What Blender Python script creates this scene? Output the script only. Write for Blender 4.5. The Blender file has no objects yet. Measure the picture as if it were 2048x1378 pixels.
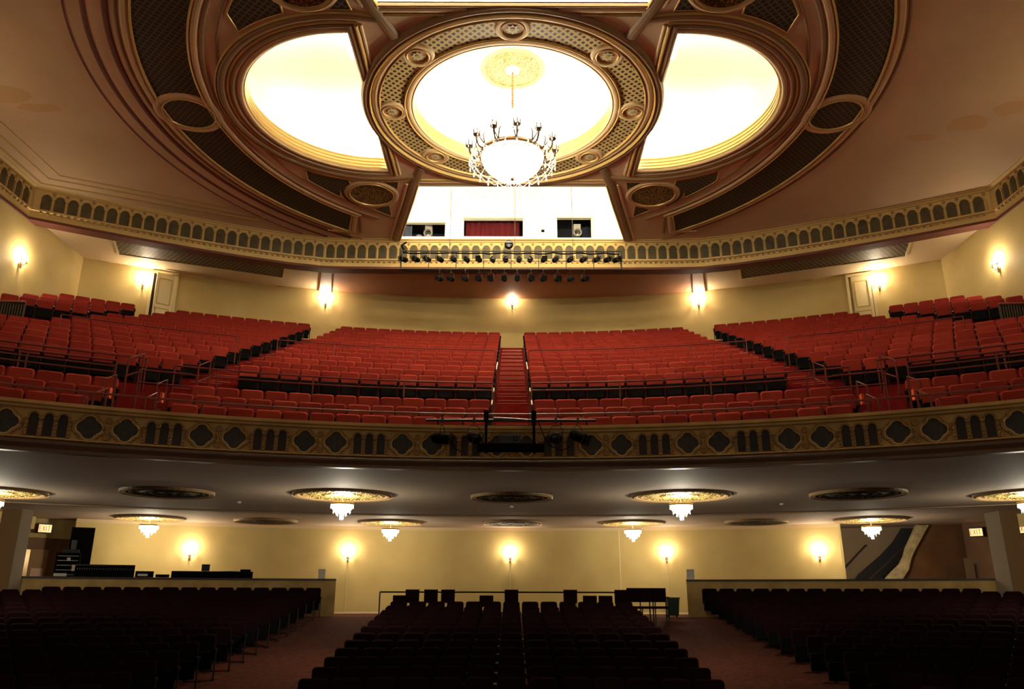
import bpy, math, random
from mathutils import Vector, Matrix
from mathutils.geometry import tessellate_polygon
random.seed(7)
PI = math.pi
# ------------------------------------------------------------------ camera, world, exposure
# Metres.  x to the right, y towards the back of the hall, z = height above the photographer's eye.
FPX = 1569.0
TILT = math.atan(500.0 / FPX)
sc = bpy.context.scene
cam_d = bpy.data.cameras.new('camera')
cam = bpy.data.objects.new('camera', cam_d)
sc.collection.objects.link(cam)
cam_d.sensor_fit = 'HORIZONTAL'; cam_d.sensor_width = 36.0
cam_d.lens = 36.0 * FPX / 2048.0
cam_d.clip_start = 0.05; cam_d.clip_end = 200
cam.matrix_world = (Matrix.Rotation(PI / 2 + TILT, 4, 'X') @ Matrix.Rotation(math.radians(0.12), 4, 'Z'))
sc.camera = cam
world = bpy.data.worlds.new('world'); sc.world = world; world.use_nodes = True
world.node_tree.nodes['Background'].inputs[0].default_value = (1.0, 0.84, 0.64, 1)
world.node_tree.nodes['Background'].inputs[1].default_value = 0.09
sc.view_settings.view_transform = 'Standard'; sc.view_settings.look = 'None'
sc.view_settings.exposure = 1.0; sc.view_settings.gamma = 1.0
sc.view_settings.use_curve_mapping = False
COL = sc.collection
# light powers in one place
P_SCONCE_UP, P_SCONCE_DN = 50.0, 35.0     # W per candle lamp group
P_SMALL_CH = 60.0
COVE_E = 36.0
CHAND_P = 260.0
WARM = (1.0, 0.83, 0.60); WHITEISH = (1.0, 0.89, 0.68)

# ------------------------------------------------------------------ materials
def srgb(r, g, b):
    f = lambda c: (c / 255 / 12.92) if c / 255 <= 0.04045 else ((c / 255 + 0.055) / 1.055) ** 2.4
    return (f(r), f(g), f(b), 1)
def mat(name, col, rough=0.7, metal=0.0, emit=None, estr=0.0, noise=None, nscale=3.0, bump=0.0, bscale=60.0, trans=0.0):
    m = bpy.data.materials.new(name); m.use_nodes = True
    nt = m.node_tree; b = nt.nodes['Principled BSDF']
    b.inputs['Base Color'].default_value = col
    b.inputs['Roughness'].default_value = rough
    b.inputs['Metallic'].default_value = metal
    if rough >= 0.85: b.inputs['Specular IOR Level'].default_value = 0.08
    if trans: b.inputs['Transmission Weight'].default_value = trans
    if emit:
        b.inputs['Emission Color'].default_value = (*emit[:3], 1)
        b.inputs['Emission Strength'].default_value = estr
    tc = nt.nodes.new('ShaderNodeTexCoord')
    if noise:
        n = nt.nodes.new('ShaderNodeTexNoise'); n.inputs['Scale'].default_value = nscale; n.inputs['Detail'].default_value = 5
        r = nt.nodes.new('ShaderNodeValToRGB')
        r.color_ramp.elements[0].position = 0.32; r.color_ramp.elements[1].position = 0.68
        r.color_ramp.elements[0].color = noise; r.color_ramp.elements[1].color = col
        nt.links.new(tc.outputs['Object'], n.inputs['Vector']); nt.links.new(n.outputs['Fac'], r.inputs['Fac'])
        nt.links.new(r.outputs['Color'], b.inputs['Base Color'])
    if bump:
        n2 = nt.nodes.new('ShaderNodeTexNoise'); n2.inputs['Scale'].default_value = bscale
        bp = nt.nodes.new('ShaderNodeBump'); bp.inputs['Strength'].default_value = bump; bp.inputs['Distance'].default_value = 0.02
        nt.links.new(tc.outputs['Object'], n2.inputs['Vector']); nt.links.new(n2.outputs['Fac'], bp.inputs['Height'])
        nt.links.new(bp.outputs['Normal'], b.inputs['Normal'])
    return m
def lattice_mat(name, light, dark, cell, thick=0.30, rot=PI / 4, axis='XY'):
    """diagonal trellis: two sets of bars over dark holes"""
    m = bpy.data.materials.new(name); m.use_nodes = True
    nt = m.node_tree; b = nt.nodes['Principled BSDF']; b.inputs['Roughness'].default_value = 0.6
    tc = nt.nodes.new('ShaderNodeTexCoord'); mp = nt.nodes.new('ShaderNodeMapping')
    if axis == 'XZ': mp.inputs['Rotation'].default_value = (PI / 2, 0, 0)
    mp2 = nt.nodes.new('ShaderNodeMapping'); mp2.inputs['Rotation'].default_value = (0, 0, rot)
    mp2.inputs['Scale'].default_value = (1 / cell,) * 3
    sx = nt.nodes.new('ShaderNodeSeparateXYZ')
    nt.links.new(tc.outputs['Object'], mp.inputs[0]); nt.links.new(mp.outputs[0], mp2.inputs[0]); nt.links.new(mp2.outputs[0], sx.inputs[0])
    hs = []
    for k in (0, 1):
        f = nt.nodes.new('ShaderNodeMath'); f.operation = 'FRACT'
        nt.links.new(sx.outputs[k], f.inputs[0])
        s = nt.nodes.new('ShaderNodeMath'); s.operation = 'SUBTRACT'; s.inputs[1].default_value = 0.5
        nt.links.new(f.outputs[0], s.inputs[0])
        a = nt.nodes.new('ShaderNodeMath'); a.operation = 'ABSOLUTE'; nt.links.new(s.outputs[0], a.inputs[0])
        hs.append(a)
    mn = nt.nodes.new('ShaderNodeMath'); mn.operation = 'MAXIMUM'
    nt.links.new(hs[0].outputs[0], mn.inputs[0]); nt.links.new(hs[1].outputs[0], mn.inputs[1])
    g = nt.nodes.new('ShaderNodeMath'); g.operation = 'GREATER_THAN'; g.inputs[1].default_value = 0.5 - thick / 2
    nt.links.new(mn.outputs[0], g.inputs[0])
    mx = nt.nodes.new('ShaderNodeMix'); mx.data_type = 'RGBA'
    mx.inputs[6].default_value = dark; mx.inputs[7].default_value = light
    nt.links.new(g.outputs[0], mx.inputs[0]); nt.links.new(mx.outputs[2], b.inputs['Base Color'])
    return m
def ornate_mat(name, light, dark, scale=6.0, metal=0.4, rough=0.4):
    m = bpy.data.materials.new(name); m.use_nodes = True
    nt = m.node_tree; b = nt.nodes['Principled BSDF']
    b.inputs['Roughness'].default_value = rough; b.inputs['Metallic'].default_value = metal
    tc = nt.nodes.new('ShaderNodeTexCoord'); v = nt.nodes.new('ShaderNodeTexVoronoi'); v.inputs['Scale'].default_value = scale
    v.feature = 'DISTANCE_TO_EDGE'
    r = nt.nodes.new('ShaderNodeValToRGB'); r.color_ramp.elements[0].position = 0.03; r.color_ramp.elements[1].position = 0.16
    r.color_ramp.elements[0].color = dark; r.color_ramp.elements[1].color = light
    bp = nt.nodes.new('ShaderNodeBump'); bp.inputs['Strength'].default_value = 1.0; bp.inputs['Distance'].default_value = 0.05
    nt.links.new(tc.outputs['Object'], v.inputs['Vector']); nt.links.new(v.outputs['Distance'], r.inputs['Fac'])
    nt.links.new(r.outputs['Color'], b.inputs['Base Color']); nt.links.new(v.outputs['Distance'], bp.inputs['Height'])
    nt.links.new(bp.outputs['Normal'], b.inputs['Normal'])
    return m
M = {}
M['wall'] = mat('cream_wall', srgb(202, 179, 116), 0.75, noise=srgb(186, 162, 100), nscale=0.7, bump=0.05)
M['plaster'] = mat('plaster_ceiling', srgb(212, 186, 150), 0.75, noise=srgb(202, 174, 138), nscale=0.45)
M['mould'] = mat('moulding_plaster', srgb(206, 180, 136), 0.6)
M['mould_dark'] = mat('moulding_brown', srgb(148, 120, 84), 0.6)
M['gold'] = mat('gilt_edge', srgb(196, 166, 100), 0.4, 0.3)
M['pink'] = mat('pink_plaster', srgb(205, 170, 146), 0.7)
M['white'] = mat('white_dome', srgb(246, 241, 226), 0.8)
M['lat_dark'] = lattice_mat('dark_trellis', srgb(86, 70, 46), srgb(22, 19, 14), 0.15, 0.24)
M['lat_green'] = lattice_mat('green_trellis', srgb(96, 84, 58), srgb(28, 36, 30), 0.15, 0.26)
M['lat_gold'] = lattice_mat('gilt_trellis', srgb(196, 172, 112), srgb(52, 45, 26), 0.155, 0.42)
M['lat_soffit'] = lattice_mat('soffit_trellis', srgb(128, 106, 62), srgb(24, 19, 12), 0.17, 0.26)
M['ornate'] = ornate_mat('gilt_relief', srgb(150, 118, 62), srgb(34, 26, 14), 9.0)
M['ornate_unlit'] = ornate_mat('unlit_relief', srgb(70, 58, 34), srgb(22, 18, 12), 9.0, 0.2, 0.6)
M['ornate_lit'] = ornate_mat('lit_gilt_relief', srgb(205, 178, 110), srgb(70, 52, 22), 11.0, 0.25, 0.4)
M['ornate_cream'] = ornate_mat('cream_relief', srgb(190, 160, 98), srgb(110, 74, 36), 12.0, 0.0, 0.6)
M['frieze'] = mat('frieze_stone', srgb(206, 176, 112), 0.7)
M['frieze_panel'] = mat('olive_panel', srgb(96, 82, 48), 0.6, noise=srgb(70, 62, 40), nscale=4.0)
M['soffit'] = mat('cream_soffit', srgb(206, 184, 146), 0.75)
M['soffit_red'] = mat('russet_soffit', srgb(184, 134, 100), 0.75, noise=srgb(172, 124, 92), nscale=0.6)
M['russet'] = mat('russet_underside', srgb(104, 56, 42), 0.7)
M['parapet'] = mat('parapet_stone', srgb(206, 174, 106), 0.7, noise=srgb(180, 146, 86), nscale=2.0)
M['quat_frame'] = mat('quatrefoil_frame', srgb(160, 126, 76), 0.6)
M['quat_dark'] = mat('quatrefoil_field', srgb(62, 52, 38), 0.5, noise=srgb(38, 32, 26), nscale=14.0)
M['arch_dark'] = mat('arch_field', srgb(46, 34, 26), 0.6)
M['fascia'] = mat('brown_fascia', srgb(92, 68, 46), 0.4)
M['underceil'] = mat('mauve_ceiling', srgb(190, 170, 150), 0.75, noise=srgb(178, 158, 138), nscale=0.5)
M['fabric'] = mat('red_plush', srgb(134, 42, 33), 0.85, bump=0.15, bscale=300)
M['fabric_b'] = mat('faded_red_plush', srgb(146, 50, 38), 0.85, bump=0.15, bscale=300)
M['shell'] = mat('black_seat_shell', srgb(15, 15, 15), 0.85)
M['iron'] = mat('black_iron', srgb(26, 25, 24), 0.5, 0.3)
M['arm'] = mat('dark_armrest', srgb(30, 24, 22), 0.35)
M['shaded_stall_fabric'] = mat('shaded_maroon_plush', srgb(30, 11, 13), 0.95)  # maroon plush darkened so the colour carries the shade of the stalls
M['carpet_red'] = mat('red_carpet', srgb(138, 34, 30), 0.95, noise=srgb(120, 28, 26), nscale=6.0)
M['carpet_floor'] = mat('brown_red_carpet', srgb(92, 50, 38), 0.95, noise=srgb(70, 36, 28), nscale=9.0)
M['rail'] = mat('maroon_painted_rail', srgb(112, 48, 42), 0.3, 0.2)
M['nosing'] = mat('worn_nosing', srgb(180, 96, 74), 0.5)
M['brass'] = mat('aged_brass', srgb(112, 80, 44), 0.4, 0.4)
M['bulb'] = mat('candle_bulb', (1, .9, .7, 1), 0.3, emit=(1.0, 0.80, 0.50), estr=20)
M['bronze'] = mat('dark_bronze', srgb(58, 42, 26), 0.5, 0.2)
M['candle'] = mat('ivory_candle', srgb(236, 224, 190), 0.5)
M['crystal'] = mat('crystal_glass', (0.95, 0.93, 0.86, 1), 0.08, emit=(1.0, 0.86, 0.62), estr=0.15)
M['bowl_lit'] = mat('lit_crystal_bowl', (1, .96, .86, 1), 0.3, emit=(1.0, 0.88, 0.64), estr=6.0)
M['black'] = mat('matt_black', srgb(11, 11, 11), 0.86)
M['black_gloss'] = mat('gloss_black', srgb(16, 16, 18), 0.25)
M['lens'] = mat('lens_glass', srgb(24, 27, 32), 0.08, 0.2)
M['steel'] = mat('grey_steel', srgb(120, 118, 112), 0.35, 0.7)
M['pipe'] = mat('dark_pipe', srgb(52, 50, 44), 0.4, 0.5)
M['curtain_red'] = mat('port_curtain', srgb(84, 26, 30), 0.85)
M['curtain_blue'] = mat('blue_grey_curtain', srgb(60, 66, 80), 0.85)
M['booth_dark'] = mat('booth_interior', srgb(40, 40, 44), 0.8)
M['projector'] = mat('projector_grey', srgb(150, 148, 142), 0.5)
M['door'] = mat('cream_door_paint', srgb(216, 200, 150), 0.5)
M['wood_door'] = mat('brown_door', srgb(110, 78, 46), 0.5)
M['marble'] = mat('veined_marble', srgb(198, 180, 136), 0.5, noise=srgb(160, 140, 100), nscale=5)
M['column'] = mat('brown_stucco', srgb(150, 118, 78), 0.8, bump=0.4, bscale=30)
M['column_g'] = mat('grey_stucco', srgb(140, 126, 108), 0.85, bump=0.6, bscale=25)
M['wood'] = mat('dark_wood', srgb(58, 38, 26), 0.5)
M['dado'] = mat('brown_dado', srgb(120, 82, 44), 0.7, noise=srgb(100, 66, 36), nscale=1.5)
M['green'] = mat('green_plastic', srgb(26, 60, 50), 0.5)
M['paper'] = mat('white_paper', srgb(222, 218, 205), 0.8)
M['orange'] = mat('orange_tape', srgb(215, 84, 34), 0.6)
M['exit_glow'] = mat('exit_glass', (1, .6, .3, 1), 0.4, emit=(1.0, 0.62, 0.26), estr=0.7)
M['exit_red'] = mat('exit_red_glass', (.6, .08, .04, 1), 0.4, emit=(0.85, 0.10, 0.04), estr=0.12)
M['stairwall'] = mat('stair_wall_plaster', srgb(150, 126, 98), 0.75)
M['hall_glow'] = mat('lit_lobby_wall', srgb(232, 206, 160), 0.8)
M['cord'] = mat('white_conduit', srgb(225, 212, 170), 0.6)
M['medal_red'] = mat('terracotta_roundel', srgb(172, 118, 84), 0.6, noise=srgb(186, 150, 104), nscale=9)
M['medal_green'] = mat('pale_green_star', srgb(190, 190, 140), 0.6)
M['slat'] = mat('dark_bronze_slat', srgb(70, 58, 40), 0.5, 0.3)
M['cream_block'] = mat('ochre_parapet_block', srgb(196, 150, 70), 0.6)
M['cove'] = mat('cove_tube', (1, .95, .8, 1), 0.5, emit=(1.0, 0.90, 0.70), estr=COVE_E)

# ------------------------------------------------------------------ mesh builder
class MB:
    def __init__(s): s.v = []; s.f = []; s.m = []; s.mats = []
    def mi(s, m):
        if m not in s.mats: s.mats.append(m)
        return s.mats.index(m)
    def add(s, vs, fs, m, T=None):
        o = len(s.v); k = s.mi(m)
        s.v.extend([tuple(T @ Vector(p)) if T else tuple(p) for p in vs])
        for f in fs: s.f.append(tuple(i + o for i in f)); s.m.append(k)
        return s
    def box(s, c, d, m, rz=0, T=None):
        x, y, z = d[0] / 2, d[1] / 2, d[2] / 2
        vs = [(a * x, b * y, e * z) for e in (-1, 1) for b in (-1, 1) for a in (-1, 1)]
        L = Matrix.Translation(c) @ Matrix.Rotation(rz, 4, 'Z')
        if T: L = T @ L
        return s.add(vs, [(0, 2, 3, 1), (4, 5, 7, 6), (0, 1, 5, 4), (2, 6, 7, 3), (0, 4, 6, 2), (1, 3, 7, 5)], m, L)
    def tube(s, pts, r, m, n=6, closed=False, T=None, cap=True):
        pts = [Vector(p) for p in pts]; N = len(pts); vs = []; fs = []
        rs = r if isinstance(r, (list, tuple)) else [r] * N
        for i, p in enumerate(pts):
            a = pts[(i - 1) % N] if (closed or i > 0) else p
            b = pts[(i + 1) % N] if (closed or i < N - 1) else p
            t = (b - a).normalized()
            up = Vector((0, 0, 1)) if abs(t.z) < 0.95 else Vector((0, 1, 0))
            u = t.cross(up).normalized(); w = t.cross(u).normalized()
            for k in range(n):
                an = 2 * PI * k / n + PI / n
                vs.append(p + (u * math.cos(an) + w * math.sin(an)) * rs[i])
        for i in range(N if closed else N - 1):
            j = (i + 1) % N
            for k in range(n):
                l = (k + 1) % n
                fs.append((i * n + k, i * n + l, j * n + l, j * n + k))
        if not closed and cap:
            fs.append(tuple(range(n)))
            fs.append(tuple((N - 1) * n + k for k in reversed(range(n))))
        return s.add(vs, fs, m, T)
    def lathe(s, prof, m, n=24, c=(0, 0, 0), T=None, cap=True):
        vs = []; fs = []
        for r, z in prof:
            for k in range(n):
                a = 2 * PI * k / n
                vs.append((c[0] + r * math.cos(a), c[1] + r * math.sin(a), c[2] + z))
        P = len(prof)
        for i in range(P - 1):
            for k in range(n):
                l = (k + 1) % n
                fs.append((i * n + k, i * n + l, (i + 1) * n + l, (i + 1) * n + k))
        if cap:
            if prof[0][0] > 1e-4: fs.append(tuple(reversed(range(n))))
            if prof[-1][0] > 1e-4: fs.append(tuple((P - 1) * n + k for k in range(n)))
        return s.add(vs, fs, m, T)
    def poly(s, pts, z, m, down=True, thick=0.0):
        """flat polygon in plan, optional thickness upwards"""
        n = len(pts)
        tri = tessellate_polygon([[Vector((x, y, 0)) for x, y in pts]])
        s.add([(x, y, z) for x, y in pts], [tuple(t) for t in tri], m)
        if thick:
            s.add([(x, y, z + thick) for x, y in pts], [tuple(t) for t in tri], m)
            s.add([(x, y, zz) for zz in (z, z + thick) for x, y in pts], [(i, (i + 1) % n, n + (i + 1) % n, n + i) for i in range(n)], m)
        return s
    def holed(s, loops, z, m):
        vv = [[Vector((x, y, 0)) for x, y in l] for l in loops]
        tri = tessellate_polygon(vv)
        flat = [(x, y, z) for l in loops for x, y in l]
        return s.add(flat, [tuple(t) for t in tri], m)
    def sweep(s, path, prof, m, closed=False, pclosed=True):
        """path: [(x,y)], prof: [(offset to the right-hand side of travel, z)]"""
        N = len(path); vs = []; fs = []; P = len(prof)
        for i in range(N):
            p = Vector(path[i])
            if closed or 0 < i < N - 1:
                a = Vector(path[(i - 1) % N]); b = Vector(path[(i + 1) % N])
                d1 = (p - a).normalized(); d2 = (b - p).normalized()
                n1 = Vector((d1.y, -d1.x)); n2 = Vector((d2.y, -d2.x))
                nn = (n1 + n2).normalized(); q = nn / max(0.35, nn.dot(n1))
            else:
                d = (Vector(path[1]) - p) if i == 0 else (p - Vector(path[-2]))
                d.normalize(); q = Vector((d.y, -d.x))
            for o, z in prof: vs.append((p.x + q.x * o, p.y + q.y * o, z))
        for i in range(N if closed else N - 1):
            j = (i + 1) % N
            for k in range(P if pclosed else P - 1):
                l = (k + 1) % P
                fs.append((i * P + k, i * P + l, j * P + l, j * P + k))
        if not closed and pclosed:
            fs.append(tuple(range(P))); fs.append(tuple((N - 1) * P + k for k in reversed(range(P))))
        return s.add(vs, fs, m)
    def mesh(s, name, smooth=False):
        me = bpy.data.meshes.new(name); me.from_pydata(s.v, [], s.f)
        for m in s.mats: me.materials.append(M[m])
        me.polygons.foreach_set('material_index', s.m)
        if smooth: me.polygons.foreach_set('use_smooth', [True] * len(s.f))
        me.update(); return me
    def obj(s, name, parent=None, loc=(0, 0, 0), rz=0, smooth=False):
        o = bpy.data.objects.new(name, s.mesh(name, smooth)); COL.objects.link(o)
        o.parent = parent; o.location = loc; o.rotation_euler.z = rz
        return o
def link_mesh(name, me, parent=None, loc=(0, 0, 0), rz=0):
    o = bpy.data.objects.new(name, me); COL.objects.link(o); o.parent = parent
    o.location = loc; o.rotation_euler.z = rz; return o
def tag(o, label, cat, group=None):
    o['label'] = label; o['category'] = cat
    if group: o['group'] = group
    return o
def struct(o): o['kind'] = 'structure'; return o
def thing(name, label, cat, loc=(0, 0, 0), rz=0, group=None):
    o = bpy.data.objects.new(name, None); COL.objects.link(o); o.empty_display_size = 0.1
    o.location = loc; o.rotation_euler.z = rz; return tag(o, label, cat, group)
def copy_tree(o, loc, rz, label, group=None):
    r = o.copy(); COL.objects.link(r); r.location = loc; r.rotation_euler.z = rz; r['label'] = label
    if group: r['group'] = group
    for ch in o.children:
        c = ch.copy(); COL.objects.link(c); c.parent = r
        for g in ch.children:
            d = g.copy(); COL.objects.link(d); d.parent = c
    return r
def arc(cx, cy, r, a0, a1, n):
    return [(cx + r * math.cos(math.radians(a0 + (a1 - a0) * i / n)), cy + r * math.sin(math.radians(a0 + (a1 - a0) * i / n))) for i in range(n + 1)]
CY = -2.0                                     # the hall's rows are concentric about (0, CY)
def pol(R, phi, z=0.0): return (R * math.sin(phi), CY + R * math.cos(phi), z)
def ring(R, p0, p1, n): return [pol(R, p0 + (p1 - p0) * i / n)[:2] for i in range(n + 1)]
def proj(X, Y, H):
    C, S = math.cos(TILT), math.sin(TILT); z = Y * C + H * S
    return (1024 + FPX * X / z, 689 - FPX * (-Y * S + H * C) / z, z)
def light(name, loc, power, col, radius=0.05, parent=None):
    d = bpy.data.lights.new(name, 'POINT'); d.energy = power; d.color = col; d.shadow_soft_size = radius
    o = bpy.data.objects.new(name, d); COL.objects.link(o); o.location = loc; o.parent = parent; return o

# ================================================================== THE SETTING
HC = 13.9                                    # ceiling height above the eye
SX = 17.1                                    # side walls
MC = (0.0, 20.4)                             # centre of the ceiling composition
FR = [(0, 29.5), (6.7, 29.45), (8.2, 29.22), (9.4, 28.85), (11.8, 27.85), (14.5, 26.5), (17.1, 25.05)]
def smooth_path(p):                          # sample the frieze line softly
    out = []
    for i in range(len(p) - 1):
        p0 = p[max(i - 1, 0)]; p1 = p[i]; p2 = p[i + 1]; p3 = p[min(i + 2, len(p) - 1)]
        for k in range(4):
            t = k / 4
            out.append(tuple(0.5 * ((2 * p1[a]) + (-p0[a] + p2[a]) * t + (2 * p0[a] - 5 * p1[a] + 4 * p2[a] - p3[a]) * t * t + (-p0[a] + 3 * p1[a] - 3 * p2[a] + p3[a]) * t ** 3) for a in (0, 1)))
    out.append(p[-1]); return out
half = smooth_path(FR)
front_line = [(-x, y) for x, y in reversed(half)] + half[1:]       # left corner .. right corner
def frieze_y(x):
    x = abs(x)
    for (a, b), (c, d) in zip(half, half[1:]):
        if a <= x <= c: return b + (d - b) * (x - a) / max(c - a, 1e-6)
    return 0
# ---- ceiling with its openings
def lunette(r, xe, rr, sx):
    """outline of a side opening: arc about (-4.5), straight tie bar, bulge of the central ring"""
    cx = -4.5; a = math.degrees(math.acos((-xe - cx) / r))
    pts = arc(cx, MC[1], r, a, 360 - a, 40)
    dy = math.sqrt(max(rr * rr - xe * xe, 0))
    t = math.degrees(math.asin(dy / rr))
    pts += arc(0, MC[1], rr, 180 + t, 180 - t, 8)
    return [(sx * -x, y) if sx > 0 else (x, y) for x, y in pts]
lun_L = lunette(3.42, 4.27, 4.46, -1); lun_R = [(-x, y) for x, y in lun_L]
def alc(s, g=0.0):
    y0 = MC[1] + s * 4.55; y1 = MC[1] + s * 8.95
    return [(-3.4 - g, y0 - s * g), (3.4 + g, y0 - s * g), (4.66 + g, y1 + s * min(g, 0.0)), (-4.66 - g, y1 + s * min(g, 0.0))]
outer = front_line + [(SX, -5), (-SX, -5)]
mb = MB()
mb.holed([outer, arc(0, MC[1], 3.0, 0, 354, 59), lun_L, lun_R, alc(1), alc(-1)], HC, 'plaster')
struct(mb.obj('ceiling'))
# ---- recesses above the openings
mb = MB()
def recess(outline, grow_fn, z1, z2):
    g = grow_fn
    mb.add([(x, y, HC) for x, y in outline] + [(x, y, z1) for x, y in outline], [(i, (i + 1) % len(outline), len(outline) + (i + 1) % len(outline), len(outline) + i) for i in range(len(outline))], 'frieze')
    mb.add([(x, y, z1) for x, y in outline] + [(x, y, z1) for x, y in g] + [(x, y, z2) for x, y in g],
           [(i + k * len(g), (i + 1) % len(g) + k * len(g), len(g) * (k + 1) + (i + 1) % len(g), len(g) * (k + 1) + i) for k in (0, 1) for i in range(len(g))], 'white')
    mb.poly(g, z2, 'white')
recess(arc(0, MC[1], 3.0, 0, 354, 59), arc(0, MC[1], 3.95, 0, 354, 59), HC + 0.42, HC + 1.5)
for sx in (-1, 1):
    ol = lun_L if sx < 0 else lun_R
    cen = (sx * 5.9, MC[1])
    g = [(cen[0] + (x - cen[0]) * (1.12 if abs(x) > 4.6 else 0.99), cen[1] + (y - cen[1]) * 1.13) for x, y in ol]
    recess(ol, g, HC + 0.42, HC + 1.5)
struct(mb.obj('ceiling_recess'))
# stepped mouldings inside each reveal
mb = MB()
def reveal(outline, closed=True):
    for z in (0.05, 0.16, 0.28, 0.40):
        mb.tube([(x, y, HC + z) for x, y in outline], 0.045, 'gold', 5, closed)
reveal(arc(0, MC[1], 2.99, 0, 355, 71)); reveal(lun_L); reveal(lun_R)
struct(mb.obj('trim_1'))
# cove lamps resting on the ledges
cv = thing('cove_lamp', 'warm white lamp tubes on ledges inside the three round ceiling openings', 'cove light', (0, MC[1], HC + .47)); oo = -cv.location.copy()
MB().tube([(x, y, HC + 0.52) for x, y in arc(0, MC[1], 3.6, 0, 350, 35)], 0.05, 'cove', 5, True).obj('lamp_tube', cv, oo)
for sx in (-1, 1):
    pts = [(sx * -x, y) if sx > 0 else (x, y) for x, y in arc(-4.5, MC[1], 3.72, 95, 265, 24)]
    MB().tube([(x, y, HC + 0.52) for x, y in pts], 0.05, 'cove', 5).obj('lamp_tube', cv, oo)
    MB().tube([(sx * 4.5, y, HC + 0.48) for y in (17.5, 18.6)] , 0.05, 'cove', 5).obj('lamp_tube', cv, oo)
    MB().tube([(sx * 4.5, y, HC + 0.48) for y in (22.2, 23.3)] , 0.05, 'cove', 5).obj('lamp_tube', cv, oo)
# ---- alcoves: rear one with projection ports, front one plain
mb = MB()
def alcove_shell(s):
    y0 = MC[1] + s * 4.55; y1 = MC[1] + s * (9.6 if s > 0 else 9.2); zt = HC + 3.4
    q = lambda a, b, c, d: mb.add([a, b, c, d], [(0, 1, 2, 3)], 'white')
    x0, x1 = 5.6, 5.9
    q((-x0, y0, HC + .02), (x0, y0, HC + .02), (x0, y0, zt), (-x0, y0, zt))
    for k in (-1, 1): q((k * x0, y0, HC + .02), (k * x1, y1, HC + .02), (k * x1, y1, zt), (k * x0, y0, zt))
    q((-x0, y0, zt), (x0, y0, zt), (x1, y1, zt), (-x1, y1, zt))
    if s < 0: q((-x1, y1, HC + .02), (x1, y1, HC + .02), (x1, y1, zt), (-x1, y1, zt))
alcove_shell(1); alcove_shell(-1)
YW = 30.0                                     # port wall plane
ports = [(-4.74, -2.83, 14.31, 14.92), (-2.04, 0.45, 14.32, 15.13), (1.22, 1.36, 14.52, 14.68), (1.89, 3.33, 14.27, 15.16)]
xs = [-5.9]
def wall_rect(x0, x1, z0, z1, mm='white', y=YW, th=0.12): mb.box(((x0 + x1) / 2, y + th / 2, (z0 + z1) / 2), (x1 - x0, th, z1 - z0), mm)
prev = -5.9
for a, b, c, d in ports:
    wall_rect(prev, a, HC, HC + 3.4); wall_rect(a, b, HC, c); wall_rect(a, b, d, HC + 3.4); prev = b
wall_rect(prev, 5.9, HC, HC + 3.4)
# ledge between the frieze top and the port wall
mb.box((0, 29.75, HC - 0.03), (11.6, 0.52, 0.06), 'white')
struct(mb.obj('wall_projection'))
mb = MB()
for (a, b, c, d) in ports:
    cx = (a + b) / 2; w = b - a + 0.6; zc = (c + d) / 2; h = d - c + 0.5
    mb.box((cx, YW + 1.5, zc), (w, 0.05, h), 'booth_dark')
    for k in (-1, 1): mb.box((cx + k * w / 2, YW + 0.82, zc), (0.05, 1.4, h), 'booth_dark'); mb.box((cx, YW + 0.82, zc + k * h / 2), (w, 1.4, 0.05), 'booth_dark')
struct(mb.obj('wall_booth'))
mb = MB()                                      # port frames
for i, (a, b, c, d) in enumerate(ports):
    if i == 2: continue
    mb.box(((a + b) / 2, YW - 0.02, d + 0.03), (b - a + 0.08, 0.1, 0.06), 'cord')
    if i == 1: mb.box(((a + b) / 2, YW - 0.01, d - 0.04), (b - a, 0.06, 0.1), 'projector')
    if i == 3: mb.box((b + 0.03, YW - 0.02, (c + d) / 2), (0.05, 0.1, d - c), 'cord')
struct(mb.obj('trim_2'))
mb = MB()                                      # small raised rosettes dotted over the white port wall
for i in range(22):
    for j in range(9):
        x = -5.2 + i * 0.5 + (j % 2) * 0.25; z = HC + 0.25 + j * 0.33
        if any(a - 0.1 < x < b + 0.1 and c - 0.1 < z < d + 0.15 for a, b, c, d in ports): continue
        mb.lathe([(0.022, 0), (0.0, 0.02)], 'parapet', 6, T=Matrix.Translation((x, YW - 0.001, z)) @ Matrix.Rotation(PI / 2, 4, 'X'), cap=False)
struct(mb.obj('trim_3'))
for s, yy, ye, lb in ((1, 25.35, 29.0, 'warm white lamp tubes inside the rear ceiling alcove'), (-1, 15.45, 12.0, 'warm white lamp tubes inside the front ceiling alcove at the picture top')):
    cv = thing('cove_lamp', lb, 'cove light', (0, yy, HC + .2)); oo = -cv.location.copy()
    MB().tube([(-4.9, yy, HC + 0.25), (4.9, yy, HC + 0.25)], 0.05, 'cove', 5).obj('lamp_tube', cv, oo)
    for k in (-1, 1): MB().tube([(k * 4.95, yy + s * .25, HC + 0.25), (k * 5.35, ye, HC + 0.25)], 0.05, 'cove', 5).obj('lamp_tube', cv, oo)

# ---- ceiling mouldings
def inside(x, y, g=0.12): return abs(x) < SX - g and y < frieze_y(x) - g
def clipped(pts, g=0.12):
    runs = []; cur = []
    for p in pts:
        if inside(p[0], p[1], g): cur.append(p)
        else:
            if len(cur) > 2: runs.append(cur)
            cur = []
    if len(cur) > 2: runs.append(cur)
    return runs
def halfround(w, h, z=HC):
    h *= 0.5
    return [(-w / 2, z + 0.01), (-w / 2, z - h * 0.3), (-w * 0.28, z - h * 0.85), (0, z - h), (w * 0.28, z - h * 0.85), (w / 2, z - h * 0.3), (w / 2, z + 0.01)]
def fillet(w, h, z=HC): return [(-w / 2, z + 0.01), (-w / 2, z - h), (w / 2, z - h), (w / 2, z + 0.01)]
mb = MB()
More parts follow.
